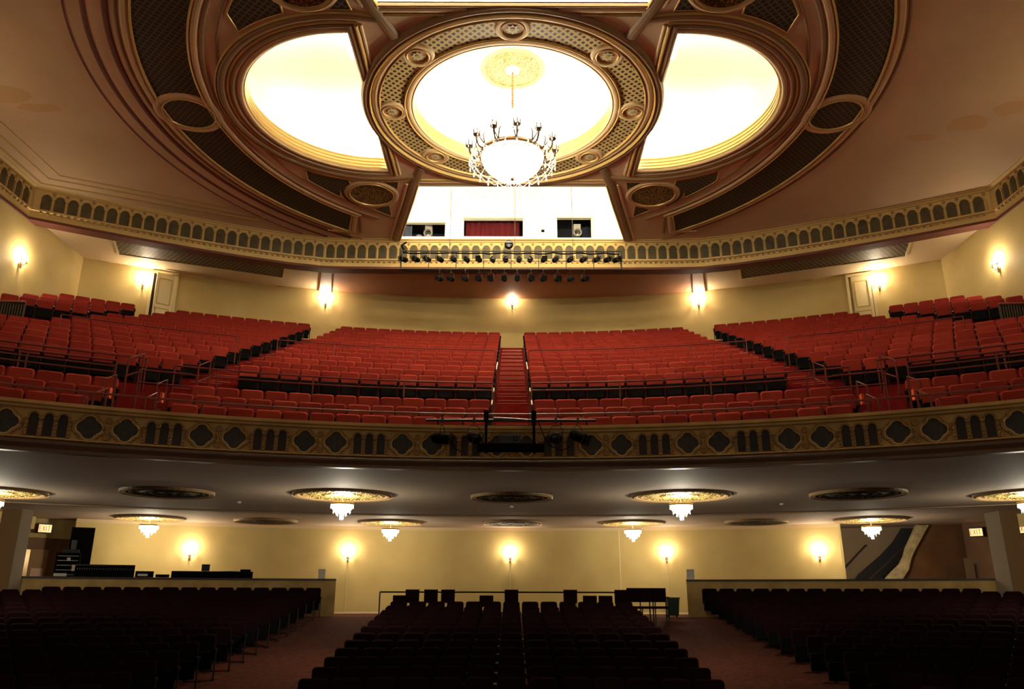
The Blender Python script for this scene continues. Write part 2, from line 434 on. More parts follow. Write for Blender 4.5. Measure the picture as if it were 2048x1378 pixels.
# great ring: angles are measured about MC, the picture shows the half towards the back
def both(fn):
    for sx in (-1, 1): fn(sx)
def great(r, w, h, m, a0=118, a1=250, only=None, n=90):
    for sx in (-1, 1):
        if only and sx != only: continue
        pts = [(-sx * x, y) for x, y in arc(0, MC[1], r, a0, a1, n)]
        for run in clipped(pts): mb.sweep(run, halfround(w, h), m)
great(8.42, 0.10, 0.05, 'mould_dark', 122, 238); great(8.78, 0.12, 0.09, 'mould_dark', 126, 234)
great(8.98, 0.20, 0.14, 'mould', 130.5, 235); great(9.12, 0.07, 0.15, 'gold', 130.5, 235)
great(10.48, 0.07, 0.13, 'gold', 128.0, 235); great(10.62, 0.20, 0.12, 'mould', 127.5, 235); great(10.82, 0.10, 0.07, 'mould_dark', 122, 240)
for r, w in ((11.05, 0.16), (11.55, 0.14), (12.0, 0.05)): great(r, w, 0.06, 'russet', 110, 235, only=-1)
# end caps of the dark band
for sx in (-1, 1):
    e = [(sx * 6.02, 27.2), (sx * 6.4, 28.62), (sx * 7.25, 28.55)]
    mb.sweep(e, halfround(0.2, 0.13), 'mould'); mb.sweep([(x + sx * .12, y - .06) for x, y in e], halfround(0.07, 0.14), 'gold')
    mb.sweep([(sx * 5.8, 27.0), (sx * 6.1, 28.75)], halfround(0.12, 0.08), 'mould_dark')
# left hand panel lines following the walls
for pl, w, m in (([(-15.9, 8), (-15.8, 24.3), (-13.2, 25.5), (-10.7, 26.55)], 0.035, 'gold'), ([(-16.35, 8), (-16.3, 24.5), (-13.3, 25.85), (-9.5, 27.55)], 0.06, 'gold'), ([(-16.8, 8), (-16.75, 24.85), (-13.5, 26.25), (-9.9, 27.75)], 0.09, 'gold')):
    mb.sweep(pl, fillet(w, 0.02), m)
struct(mb.obj('trim_4'))
mb = MB()
# lunette rings
for sx in (-1, 1):
    def A(r, w, h, m, a0, a1):
        pts = [(-sx * x, y) for x, y in arc(-4.5, MC[1], r, a0, a1, 60)]
        mb.sweep(pts, halfround(w, h), m)
    A(3.52, 0.16, 0.10, 'mould', 86, 274); A(3.72, 0.10, 0.14, 'mould_dark', 84, 276); A(3.86, 0.08, 0.10, 'gold', 82, 278)
    A(4.05, 0.24, 0.16, 'mould_dark', 73, 287); A(4.2, 0.06, 0.12, 'gold', 73, 287)
    # tie bars beside the central ring
    for d, w, h, m in ((4.18, 0.2, 0.16, 'mould_dark'), (4.02, 0.12, 0.2, 'gold'), (3.9, 0.1, 0.1, 'mould')):
        dy = math.sqrt(4.45 ** 2 - d * d) if d < 4.45 else 0
        for s in (-1, 1): mb.sweep([(sx * d, MC[1] + s * dy * 0.98), (sx * d, MC[1] + s * 3.75)], halfround(w, h), m)
    # bars from ring out to the alcove sides
    for s in (-1, 1):
        p0 = (sx * 3.07, MC[1] + s * 3.3); pm = (sx * 3.62, MC[1] + s * 5.0); p1 = (sx * 4.78, MC[1] + s * 9.0)
        path = [p0, (sx * 3.5, MC[1] + s * 4.4), (sx * 3.82, MC[1] + s * 5.6), (sx * 4.3, MC[1] + s * 7.3), p1]
        mb.sweep(path, halfround(0.34, 0.2), 'mould_dark')
        mb.sweep([(x - sx * .17, y) for x, y in path[1:]], halfround(0.08, 0.18), 'gold')
        mb.sweep([(x + sx * .24, y + s * .02) for x, y in path[1:]], halfround(0.1, 0.14), 'mould')
for s in (-1, 1):
    for dd, w, h, m in ((4.47, 0.12, 0.16, 'mould_dark'), (4.3, 0.2, 0.12, 'mould'), (4.12, 0.07, 0.12, 'gold')):
        if dd < 4.45:
            x0 = math.sqrt(max(4.45 ** 2 - dd * dd, 0))
            for k in (-1, 1): mb.sweep([(k * x0, MC[1] + s * dd), (k * 3.5, MC[1] + s * dd)], halfround(w, h), m)
        else: mb.sweep([(-3.5, MC[1] + s * dd), (3.5, MC[1] + s * dd)], halfround(w, h), m)
struct(mb.obj('trim_5'))
mb = MB()
# central medallion ring
def full(r, w, h, m): mb.sweep(arc(0, MC[1], r, 0, 357.5, 143), halfround(w, h), m, closed=True)
full(4.36, 0.26, 0.24, 'mould_dark'); full(4.24, 0.07, 0.27, 'gold'); full(4.08, 0.18, 0.14, 'mould'); full(3.96, 0.06, 0.16, 'gold')
full(3.22, 0.07, 0.14, 'gold'); full(3.1, 0.18, 0.12, 'mould'); full(3.0, 0.06, 0.1, 'gold')
struct(mb.obj('trim_6'))
# trellis fields
mb = MB()
n = 96
mb.add([(x, y, HC - 0.012) for r in (3.2, 3.95) for x, y in arc(0, MC[1], r, 0, 360, n)], [(i, i + 1, n + 2 + i, n + 1 + i) for i in range(n)], 'lat_gold')
struct(mb.obj('trim_7'))
mb = MB()
for sx in (-1, 1):
    band = [(-sx * x, y) for x, y in arc(0, MC[1], 9.1, 131.4, 235, 60)] + [(-sx * x, y) for x, y in arc(0, MC[1], 10.5, 235, 131.0, 60)]
    band += [(sx * 7.15, 28.5), (sx * 6.35, 28.6)]
    mb.poly(band, HC - 0.012, 'lat_dark')
    for s in (-1, 1):
        q = lambda L: [(sx * abs(x), MC[1] + s * (y - MC[1])) for x, y in L]
        tri = arc(-4.5, MC[1], 4.34, 127, 107, 8) + arc(-5.12, 25.58, 1.12, 122, 193, 8) + arc(0, MC[1], 8.3, 139.5, 150, 8)
        mb.poly(q(tri), HC - 0.012, 'lat_green')
        mb.poly(q([(-4.62, 24.68), (-4.03, 24.68), (-4.14, 25.25)]), HC - 0.012, 'lat_green')
        mb.poly(q([(-5.25, 26.75), (-4.6, 26.3), (-4.66, 27.35)]), HC - 0.012, 'lat_green')
        # moulded edge of the spandrel fields
        for L in (tri, [(-4.62, 24.68), (-4.03, 24.68), (-4.14, 25.25)], [(-5.25, 26.75), (-4.6, 26.3), (-4.66, 27.35)]):
            mb.sweep(q(L), halfround(0.05, 0.06), 'gold', closed=True)
struct(mb.obj('trim_8'))
# roundels of the ceiling
def roundel(cx, cy, r0, r1, field, name, star=False):
    mb = MB()
    mb.sweep(arc(cx, cy, (r0 + r1) / 2, 0, 350, 35), halfround(r1 - r0, 0.13), 'mould', closed=True)
    mb.sweep(arc(cx, cy, r0, 0, 350, 35), halfround(0.06, 0.16), 'gold', closed=True)
    mb.poly(arc(cx, cy, r0, 0, 350, 35), HC - 0.03, field)
    if star:
        pts = []
        for k in range(16):
            a = 2 * PI * k / 16; rr = r0 * (0.62 if k % 2 == 0 else 0.40)
            pts.append((cx + rr * math.cos(a), cy + rr * math.sin(a)))
        mb.poly(pts, HC - 0.05, 'medal_green')
        mb.poly(arc(cx, cy, r0 * 0.2, 0, 330, 11), HC - 0.06, 'medal_red')
    struct(mb.obj(name))
kk = 9
for k in range(8):
    a = k * 45
    roundel(3.62 * math.cos(math.radians(a)), MC[1] + 3.62 * math.sin(math.radians(a)), 0.30, 0.47, 'medal_red', 'trim_%d' % kk, True); kk += 1
for sx in (-1, 1):
    roundel(sx * 9.8, 20.55, 0.76, 1.02, 'lat_dark', 'trim_%d' % kk); kk += 1
    for s in (-1, 1): roundel(sx * 5.12, MC[1] + s * 5.18, 0.80, 0.98, 'ornate', 'trim_%d' % kk); kk += 1
# water stains and patched plaster on the outer ceiling
M['stain'] = mat('stained_plaster', srgb(204, 168, 122), 0.8)
mb = MB()
def blob(cx, cy, rx, ry):
    pts = [(cx + rx * math.cos(t) * (0.8 + 0.3 * random.random()), cy + ry * math.sin(t) * (0.8 + 0.3 * random.random())) for t in [2 * PI * k / 14 for k in range(14)]]
    mb.poly(pts, HC - 0.004, 'stain')
for b in ((-15.0, 19.6, 1.0, .5), (-14.2, 20.3, .7, .25), (14.1, 21.0, .7, .45), (14.9, 20.2, .5, .4), (13.0, 21.8, .6, .2)): blob(*b)
struct(mb.obj('trim_%d' % kk)); kk += 1

# ---- frieze with its arcade
FB, FT = 12.70, 13.92
line = [(-SX, 8)] + front_line + [(SX, 8)]
mb = MB()
prof = [(0, FB), (0, 12.86), (0.0, 12.86), (0, 12.95), (0.07, 12.97), (0.07, 13.03), (0.0, 13.05), (0, 13.79), (0.05, 13.80), (0.05, 13.84), (0.14, 13.88), (0.14, HC), (-0.45, HC), (-0.45, FB)]
mb.sweep(line, prof, 'frieze')
mb.sweep(line, [(0.012, FB - 0.10), (0.012, FB), (-0.5, FB), (-0.5, FB - 0.1)], 'russet')
segs = []; tot = 0
for a, b in zip(line, line[1:]):
    L = math.dist(a, b); segs.append((tot, L, a, b)); tot += L
def along(s):
    for t0, L, a, b in segs:
        if s <= t0 + L or (t0, L, a, b) == segs[-1]:
            t = (s - t0) / L; d = ((b[0] - a[0]) / L, (b[1] - a[1]) / L)
            return (a[0] + (b[0] - a[0]) * t, a[1] + (b[1] - a[1]) * t), d
def face_frame(s, z, out):
    (x, y), d = along(s)
    # X along the path, Y = outward normal reversed, Z up
    nx, ny = d[1], -d[0]
    return Matrix(((d[0], -nx, 0, x + nx * out), (d[1], -ny, 0, y + ny * out), (0, 0, 1, z), (0, 0, 0, 1)))
PITCH = 0.425
def arch_pts(w, h, n=8):
    r = w / 2; return [(-r, 0), (r, 0)] + [(r * math.cos(t), h - r + r * math.sin(t)) for t in [PI * k / n for k in range(n + 1)]]
cnt = int((tot / 2) // PITCH)
def flat_shape(mb, pts, T, m, y=0.0):
    mb.add([(x, y, z) for x, z in pts], [tuple(range(len(pts)))], m, T)
def rim(mb, pts, T, r, m, closed=True, y=0.0, n=4):
    mb.tube([(x, y, z) for x, z in pts], r, m, n, closed, T)
corner_s = [segs[0][1], tot - segs[-1][1]]
for i in range(-cnt, cnt):
    s = tot / 2 + (i + 0.5) * PITCH
    if min(abs(s - c) for c in corner_s) < 0.2: continue
    T = face_frame(s, 13.06, 0.018)
    if abs(along(s)[0][0]) >= SX - .01 and along(s)[0][1] < 19: continue
    flat_shape(mb, arch_pts(0.31, 0.60), T, 'frieze_panel')
    pts = arch_pts(0.33, 0.61)[2:]
    rim(mb, [(0.165, 0.43)] + pts + [(-0.165, 0.43)], T, 0.022, 'frieze', False, -0.015)
    # colonnette and roundel at the right of each arch
    mb.box((PITCH / 2, -0.02, 0.215), (0.035, 0.035, 0.43), 'frieze', T=T)
    mb.box((PITCH / 2, -0.022, 0.44), (0.065, 0.045, 0.035), 'frieze', T=T)
    mb.lathe([(0.055, 0), (0.055, 0.02), (0.03, 0.03), (0.0, 0.015)], 'quat_frame', 8, T=T @ Matrix.Translation((PITCH / 2, 0, 0.655)) @ Matrix.Rotation(PI / 2, 4, 'X'))
    for q in (-0.25, 0.25): mb.box((q * PITCH, -0.03, -0.15), (0.07, 0.06, 0.07), 'quat_frame', T=T)
struct(mb.obj('trim_%d' % kk)); kk += 1

# ---- upper walls
HS = 12.80                                      # soffit over the rear of the balcony
RW = 35.3                                        # back wall radius
phW = math.asin((SX + 0.06) / RW)
mb = MB()
def arcwall(R, p0, p1, z0, z1, m, n=48):
    pts = ring(R, p0, p1, n)
    mb.add([(x, y, z0) for x, y in pts] + [(x, y, z1) for x, y in pts], [(i, i + 1, n + 2 + i, n + 1 + i) for i in range(n)], m)
arcwall(RW, -phW, phW, 9.0, HS + .02, 'wall')
struct(mb.obj('wall_back'))
yc = CY + RW * math.cos(phW)
for sx, nm in ((-1, 'left'), (1, 'right')):
    mb = MB(); mb.add([(sx * (SX + .04), -5, 2.2), (sx * (SX + .04), yc, 2.2), (sx * (SX + .04), yc, HC), (sx * (SX + .04), -5, HC)], [(0, 1, 2, 3)], 'wall')
    struct(mb.obj('wall_' + nm))
mb = MB()
back = ring(RW, -phW, phW, 48)
outl = [(x, y + 0.2) for x, y in front_line] + list(reversed(back))
mb.poly(outl, HS, 'soffit')
cen = [(x, y + .25) for x, y in front_line if abs(x) < 7.6]
cen = [(-7.5, 29.6)] + cen[1:-1] + [(7.5, 29.6)] + list(reversed(ring(RW - .02, -math.asin(8.2 / RW), math.asin(8.2 / RW), 24)))
mb.poly(cen, HS - 0.015, 'soffit_red')
for sx in (-1, 1):
    mb.add([(sx * 7.35, 29.6, HS), (sx * 7.75, 29.55, HS), (sx * 8.5, 32.2, HS), (sx * 8.0, 32.35, HS), (sx * 7.35, 29.6, HS - .12), (sx * 7.75, 29.55, HS - .12), (sx * 8.5, 32.2, HS - .12), (sx * 8.0, 32.35, HS - .12)],
           [(4, 5, 6, 7), (0, 1, 5, 4), (1, 2, 6, 5), (2, 3, 7, 6), (3, 0, 4, 7)], 'pink')
struct(mb.obj('ceiling_soffit'))
for sx in (-1, 1):
    mb = MB(); g = [(sx * 15.1, 27.15), (sx * 15.55, 28.45), (sx * 9.7, 30.85), (sx * 9.2, 29.4)]
    mb.poly(g, HS - 0.02, 'lat_soffit'); mb.sweep(g, fillet(0.08, 0.05, HS), 'door', closed=True)
    struct(mb.obj('trim_%d' % kk)); kk += 1
mb = MB()
arcwall(RW - .03, -phW, phW, HS - 0.07, HS + .01, 'parapet')
struct(mb.obj('trim_%d' % kk)); kk += 1

# ---- balcony: rows, steps, parapet
rows = []                                       # (R, top of backrest)
for j, t in enumerate((3.53, 3.98, 4.43)): rows.append((18.0 + 1.05 * j, t))
for k in range(13): rows.append((22.85 + 0.925 * k, 5.75 + 0.4185 * k))
BACK = 0.93
lev = []                                        # (R inner edge, floor height)
for j, (R, t) in enumerate(rows):
    lev.append((R - 0.62, t - BACK))
    if j == 2: lev.append((R + 0.42, 3.75))
mb = MB()
def phl(R): return math.asin(min(SX / R, math.sin(math.radians(44))))
NB = 64
def band_ring(R0, z0, R1, z1, m):
    a, b = ring(R0, -phl(R0), phl(R0), NB), ring(R1, -phl(R1), phl(R1), NB)
    mb.add([(x, y, z0) for x, y in a] + [(x, y, z1) for x, y in b], [(i, i + 1, NB + 2 + i, NB + 1 + i) for i in range(NB)], m)
prevz = 2.6
for i, (R0, z) in enumerate(lev):
    R1 = lev[i + 1][0] if i + 1 < len(lev) else RW
    if i == 0: R0 = 17.35
    band_ring(R0, prevz, R0, z, 'carpet_red'); band_ring(R0, z, R1, z, 'carpet_red'); prevz = z
struct(mb.obj('floor_balcony'))
# half steps in the aisles
def aisle_steps(name, label, cx, w, j0, j1, slope=0.0):
    st_o = thing(name, label, 'stairs', pol(lev[j0][0], math.asin(cx / lev[j0][0]), lev[j0][1]), 0, 'carpeted stairs of the balcony'); o0 = st_o.location.copy()
    for i in range(j0, j1):
        mb = MB()
        (Ra, za), (Rb, zb) = lev[i], lev[i + 1]
        x = cx + slope * (i - j0)
        sg = 1 if x >= 0 else -1
        yb = CY + math.sqrt(Rb * Rb - x * x); h = zb - za
        a = -math.asin(x / Rb)
        k = 2 if h > 0.6 else 1
        for q in range(k):
            f = (q + 1) / (k + 1)
            d = 0.36 * (k - q)
            mb.box((x, yb - d / 2, za + h * f / 2), (w, d, h * f), 'carpet_red', rz=a)
            mb.box((x, yb - d, za + h * f - 0.008), (w * 0.96, 0.022, 0.018), 'nosing', rz=a)
        mb.box((x, yb, zb - 0.006), (w * 0.96, 0.022, 0.018), 'nosing', rz=a)
        mb.obj('step', st_o, -o0)
    return st_o
aisle_steps('aisle_stair', 'red carpeted centre stair of the balcony between the two middle blocks', 0, 0.84, 0, 16)
aisle_steps('aisle_stair', 'red carpeted upper stair left of the left middle balcony block', -7.95, 0.8, 3, 16)
aisle_steps('aisle_stair', 'red carpeted upper stair right of the right middle balcony block', 7.95, 0.8, 3, 16)
aisle_steps('aisle_stair', 'short lower stair with rails at the left of the front balcony rows', -7.2, 0.95, 0, 3, -0.3)
aisle_steps('aisle_stair', 'short lower stair with rails at the right of the front balcony rows', 7.2, 0.95, 0, 3, 0.3)
aisle_steps('aisle_stair', 'far left balcony stair climbing to the half open cream door', -14.0, 1.0, 11, 16)
aisle_steps('aisle_stair', 'far right balcony stair climbing to the closed cream door', 14.0, 1.0, 11, 16)

# parapet
RP = 17.3; PB, PT = 2.53, 3.13
pp0 = math.radians(40)
mb = MB()
fl = ring(RP, -pp0, pp0, 96)                   # travelling left to right, right-hand side = towards stage
mb.sweep(fl, [(0, PB), (0, 3.03), (0.05, 3.05), (0.05, 3.09), (0.09, 3.11), (0.09, 3.17), (-0.12, 3.17), (-0.12, PB)], 'parapet')
mb.sweep(fl, [(0.03, PB - 0.005), (0.05, PB), (0.05, PB + 0.02), (-0.05, PB + 0.02), (-0.05, PB - .005)], 'frieze')
mb.sweep(fl, [(0.02, 2.30), (0.07, 2.31), (0.07, 2.34), (0.03, 2.37), (0.06, 2.44), (0.06, 2.47), (0.02, 2.53), (-0.12, 2.53), (-0.12, 2.30)], 'fascia')
struct(mb.obj('trim_%d' % kk)); kk += 1
def pf(phi, z, out=0.0):                       # local frame on the parapet face
    x, y, _ = pol(RP - out, phi)
    d = (math.cos(phi), -math.sin(phi)); nrm = (math.sin(phi), math.cos(phi))
    return Matrix(((d[0], nrm[0], 0, x), (d[1], nrm[1], 0, y), (0, 0, 1, z), (0, 0, 0, 1)))
def quat_pts(s):
    pts = []
    for k in range(4):                         # round lobes on the axes, small barbs on the diagonals
        ca, sa = math.cos(k * PI / 2), math.sin(k * PI / 2)
        loc = [(0.45 + 0.55 * math.cos(math.radians(t)), 0.55 * math.sin(math.radians(t))) for t in (-58, -40, -20, 0, 20, 40, 58)] + [(0.61, 0.50), (0.63, 0.63), (0.50, 0.61)]
        pts += [((x * ca - y * sa) * s, (x * sa + y * ca) * s) for x, y in loc]
    return pts
zc = 2.78
mq = MB(); T0 = Matrix.Identity(4)
flat_shape(mq, quat_pts(0.205), T0, 'quat_dark', -0.012)
mq_f = MB(); rim(mq_f, quat_pts(0.215), T0, 0.018, 'gold', True, -0.03, 5); rim(mq_f, quat_pts(0.25), T0, 0.026, 'quat_frame', True, -0.02, 5)
ma = MB(); ma_f = MB()
for q in (-1, 0, 1):
    pts = [(q * 0.222 + x, z) for x, z in arch_pts(0.145, 0.40)]
    flat_shape(ma, pts, T0, 'arch_dark', -0.012)
    rp = [(q * 0.222 + x, z) for x, z in [(0.082, 0.30)] + arch_pts(0.164, 0.41)[2:] + [(-0.082, 0.30)]]
    rim(ma_f, rp, T0, 0.02, 'quat_frame', False, -0.028, 5)
for q in (-1.5, -0.5, 0.5, 1.5):
    tw = [(q * 0.222 + 0.008 * math.cos(t * 2.1), -0.03 + 0.008 * math.sin(t * 2.1), 0.02 + t * 0.0225) for t in range(13)]
    ma_f.tube(tw, 0.019, 'quat_frame', 6)
    ma_f.box((q * 0.222, -0.03, 0.30), (0.06, 0.05, 0.03), 'quat_frame'); ma_f.box((q * 0.222, -0.03, 0.01), (0.055, 0.05, 0.03), 'quat_frame')
mr = MB(); mr.lathe([(0.065, 0), (0.065, 0.015), (0.05, 0.03), (0.025, 0.02), (0.0, 0.035)], 'quat_frame', 8, T=Matrix.Rotation(PI / 2, 4, 'X') @ Matrix.Translation((0, 0, 0)))
mq_m, mqf_m, ma_m, maf_m, mr_m = mq.mesh('quatrefoil_field'), mq_f.mesh('quatrefoil_frame'), ma.mesh('arch_field'), ma_f.mesh('arch_frame'), mr.mesh('rosette')
def struct_mesh(name, me, T, parent=None):
    o = bpy.data.objects.new(name, me); COL.objects.link(o); o.matrix_world = T; o['kind'] = 'structure'; return o
per = math.radians(6.13)
allm = MB()
def stamp(dst, src, T):
    o = len(dst.v); dst.v.extend([tuple(T @ Vector(p)) for p in src.v])
    mp = [dst.mi(x) for x in src.mats]
    for f, m_ in zip(src.f, src.m): dst.f.append(tuple(i + o for i in f)); dst.m.append(mp[m_])
for i in range(-5, 6):
    for s in (-1, 1):
        T = pf(i * per + s * per * 0.157, zc); stamp(allm, mq, T); stamp(allm, mq_f, T)
    for z in (zc + 0.15, zc - 0.15): stamp(allm, mr, pf(i * per, z))
    if i < 5:
        T = pf((i + 0.5) * per, 2.575); stamp(allm, ma, T); stamp(allm, ma_f, T)
struct(allm.obj('trim_%d' % kk)); kk += 1

# ---- ceiling under the balcony
RS = 28.0
def hu(R): return 2.30 + 0.0125 * (R - 17.3)
mb = MB(); NB = 48
def pr(R): return math.asin(min(20.2 / R, math.sin(math.radians(55))))
def bandc(R0, z0, R1, z1, m):
    a, b = ring(R0, -pr(R0), pr(R0), NB), ring(R1, -pr(R1), pr(R1), NB)
    mb.add([(x, y, z0) for x, y in a] + [(x, y, z1) for x, y in b], [(i, i + 1, NB + 2 + i, NB + 1 + i) for i in range(NB)], m)
bandc(17.2, 2.30, RS, hu(RS), 'underceil'); bandc(RS, hu(RS), RS, 2.62, 'underceil'); bandc(RS, 2.62, RW + 2.5, 2.64, 'underceil')
struct(mb.obj('ceiling_under_balcony'))
mb = MB(); mb.sweep(ring(RS, -pr(RS), pr(RS), 48), [(-0.04, hu(RS) - 0.03), (0.12, hu(RS) - 0.03), (0.12, hu(RS) + 0.01), (-0.04, hu(RS) + 0.01)], 'mould_dark')
struct(mb.obj('trim_%d' % kk)); kk += 1
# ---- stalls back wall, floor
def fl_h(Y, X=0.0): return max(-2.9, -0.73 - 0.115 * max(0.0, 28.3 - (math.hypot(X, Y - CY) + CY)))
p_l, p_r = -math.asin(16.0 / RW), math.asin(12.6 / RW)
mb = MB(); arcwall(RW, p_l, p_r, -1.2, 2.64, 'wall')
struct(mb.obj('wall_rear_stalls'))
mb = MB(); arcwall(RW - 0.04, p_l, p_r, 2.50, 2.63, 'mould'); arcwall(RW - 0.02, p_l, p_r, -0.75, -0.66, 'cord')
struct(mb.obj('trim_%d' % kk)); kk += 1
mb = MB()
gx = [-20.5 + i * 41 / 40 for i in range(41)]; gy = [-5 + i * 1.0 for i in range(42)]
mb.add([(x, y, fl_h(y, x)) for y in gy for x in gx], [(a + b * 41, a + 1 + b * 41, a + 1 + (b + 1) * 41, a + (b + 1) * 41) for b in range(41) for a in range(40)], 'carpet_floor')
struct(mb.obj('floor'))
# ---- stalls side walls, lobby door, columns
for sx, nm in ((-1, 'left'), (1, 'right')):
    mb = MB(); a, b, c = (sx * 16.0, 31.25), (sx * 20.2, 25.6), (sx * 20.2, -5)
    if sx > 0: a = (17.4, 31.0)
    def seg(p, q, z0, z1, m): mb.add([(*p, z0), (*q, z0), (*q, z1), (*p, z1)], [(0, 1, 2, 3)], m)
    if sx < 0:
        t = lambda u: (a[0] + (b[0] - a[0]) * u, a[1] + (b[1] - a[1]) * u)
        seg(a, t(.25), -1.2, 1.95, 'dado'); seg(a, b, 1.95, 2.64, 'wall'); seg(t(.40), b, -1.2, 1.95, 'dado'); seg(t(.25), t(.40), 1.52, 1.95, 'dado')
    else:
        seg(a, b, -1.2, 2.64, 'dado'); 
    seg(b, c, -4, 2.3, 'dado')
    struct(mb.obj('wall_stalls_' + nm))
u0, u1 = [(-16.0 - 4.2 * q, 31.25 - 5.65 * q) for q in (.25, .40)]
def tangent(p, q): return math.atan2(q[1] - p[1], q[0] - p[0])
mb = MB(); out = Vector((u0[0] - u1[0], u0[1] - u1[1])).normalized(); nx = Vector((-out.y, out.x))
if nx.y < 0: nx = -nx
mb.add([(u0[0] + nx.x * .9, u0[1] + nx.y * .9, -1), (u1[0] + nx.x * .9, u1[1] + nx.y * .9, -1), (u1[0] + nx.x * .9, u1[1] + nx.y * .9, 1.7), (u0[0] + nx.x * .9, u0[1] + nx.y * .9, 1.7)], [(0, 1, 2, 3)], 'hall_glow')
mb.add([(*u0, -1), (u0[0] + nx.x * .9, u0[1] + nx.y * .9, -1), (u0[0] + nx.x * .9, u0[1] + nx.y * .9, 1.7), (*u0, 1.7)], [(0, 1, 2, 3)], 'hall_glow')
struct(mb.obj('wall_lobby'))
light('lobby_light', ((u0[0] + u1[0]) / 2 + nx.x * .5, (u0[1] + u1[1]) / 2 + nx.y * .5, 1.3), 5.0, WHITEISH, 0.1)
mb = MB(); ang = tangent(u0, u1)
mb.box((0.30, 0, 1.13), (0.60, 0.05, 2.26), 'column'); mb.box((0.30, 0.03, 0.9), (0.42, 0.02, 1.4), 'pink')
dl = mb.obj('door_3', loc=(u0[0] + .0, u0[1] + .0, -0.73), rz=ang); struct(dl)
dh = MB().box((0.54, 0.06, 1.0), (0.05, 0.06, 0.14), 'brass').obj('door_handle', dl)
for sx, w in ((-1, 'left'), (1, 'right')):
    cw, cdp, cx = (0.58, 0.6, -15.33) if sx < 0 else (0.52, 0.8, 15.24)
    c = thing('column', 'square stuccoed column carrying the balcony at the far %s of the stalls' % w, 'column', (cx, 24.5 + cdp / 2, -1.12))
    mb = MB(); mb.box((0, 0, 1.8), (cw, cdp, 3.6), 'column'); mb.obj('shaft', c)
    MB().box((-sx * (cw / 2 + .01), 0, 1.8), (0.02, cdp - .02, 3.6), 'column_g').obj('facing', c)['label'] = 'rough grey stucco facing'
# stair lobby behind the stalls, right
mb = MB(); mb.add([(12.62, 33.4, -1.2), (20.2, 33.0, -1.2), (20.2, 33.0, 6), (12.62, 33.4, 6)], [(0, 1, 2, 3)], 'stairwall')
struct(mb.obj('wall_stair'))
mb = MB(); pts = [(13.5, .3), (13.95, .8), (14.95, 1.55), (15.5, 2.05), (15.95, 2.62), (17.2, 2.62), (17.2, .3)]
mb.add([(x, 32.9, z) for x, z in pts], [tuple(range(7))], 'booth_dark'); struct(mb.obj('wall_stairwell_shade'))  # dark sheet standing in for the shade inside the stairwell
mb = MB(); mb.box((12.62, 31.35, 0.8), (0.34, 0.7, 3.7), 'wall', rz=-.3); struct(mb.obj('wall_pier'))
YS = 31.3
cop_l = [(13.6, -0.2), (14.3, 0.66), (14.87, 1.14), (15.07, 1.44), (15.18, 1.72), (15.72, 2.60)]
cop_r = [(14.3, -0.2), (14.95, 0.68), (15.17, 0.94), (15.29, 1.27), (15.41, 1.51), (15.82, 2.09), (16.19, 2.60)]
mb = MB()
pts = cop_r + [(16.22, 2.64), (18.6, 2.64), (18.6, -1.2), (14.3, -1.2)]
mb.add([(x, YS, z) for x, z in pts], [tuple(tt) for tt in tessellate_polygon([[Vector((x, z, 0)) for x, z in pts]])], 'dado')
struct(mb.obj('wall_spandrel'))
mb = MB(); pts = cop_l + list(reversed(cop_r)); k = len(pts); tri = [tuple(tt) for tt in tessellate_polygon([[Vector((x, z, 0)) for x, z in pts]])]
mb.add([(x, YS - 0.18, z) for x, z in pts] , tri, 'marble')
mb.add([(x, yy, z) for yy in (YS - 0.18, YS - 0.02) for x, z in pts], [(i, (i + 1) % k, k + (i + 1) % k, k + i) for i in range(k)], 'marble')
cp = mb.obj('stair_balustrade'); tag(cp, 'veined cream marble balustrade sweeping up beside the rear right staircase', 'balustrade')
st = thing('lobby_staircase', 'dark carpeted staircase behind the rear right wall opening, climbing to the right', 'staircase', (13.2, 32.2, -0.8))
mb = MB()
for i in range(22): mb.box((i * 0.19 + 0.1, 0, i * 0.155 + 0.08), (0.21, 1.3, 0.17), 'wood')
mb.obj('steps', st)
mb = MB()
for i in range(26):
    x = 0.35 + i * 0.13; z = 0.45 + i * 0.105
    mb.tube([(x, -0.62, z), (x + .03, -0.62, z + .25), (x - .02, -0.62, z + .5), (x + .01, -0.62, z + 0.72)], 0.011, 'iron', 4)
mb.tube([(0.2, -0.62, 1.05), (3.8, -0.62, 3.95)], 0.03, 'wood', 6); mb.obj('iron_railing', st)
MB().tube([(-0.5, 1.02, 1.05), (1.35, 1.02, 2.75), (1.42, 1.08, 2.75)], 0.04, 'wood', 6).obj('wall_handrail', st)
mb = MB(); 
for i in range(2): mb.box((17.45 + i * 0.62, 30.75 - i * .45, 0.25), (0.6, 0.05, 2.2), 'wood_door', rz=-.62); mb.box((17.40 + i * .62, 30.66 - i * .45, 0.5), (0.04, 0.05, 1.3), 'dado', rz=-.62)
struct(mb.obj('door_4'))
# exit signs
def exit_sign(loc, rz, label):
    e = thing('exit_sign', label, 'exit sign', loc, rz, 'lit stained glass exit signs')
    mb = MB(); mb.box((0, 0.05, 0), (0.50, 0.10, 0.34), 'iron'); mb.obj('housing', e)
    mb = MB(); mb.box((0, -0.008, 0), (0.43, 0.02, 0.27), 'exit_glow'); mb.obj('glass', e)
    mb = MB(); z0, z1, th = -0.09, 0.09, 0.022
    def bar(x0, za, x1, zb): mb.tube([(x0, -0.025, za), (x1, -0.025, zb)], th / 2, 'exit_red', 4)
    bar(-.19, z0, -.19, z1); [bar(-.19, z, -.12, z) for z in (z0, 0, z1)]
    bar(-.09, z0, -.01, z1); bar(-.09, z1, -.01, z0); bar(.035, z0, .035, z1); bar(.125, z0, .125, z1); bar(.075, z1, .175, z1)
    mb.obj('letters', e)['label'] = 'red letters reading EXIT'
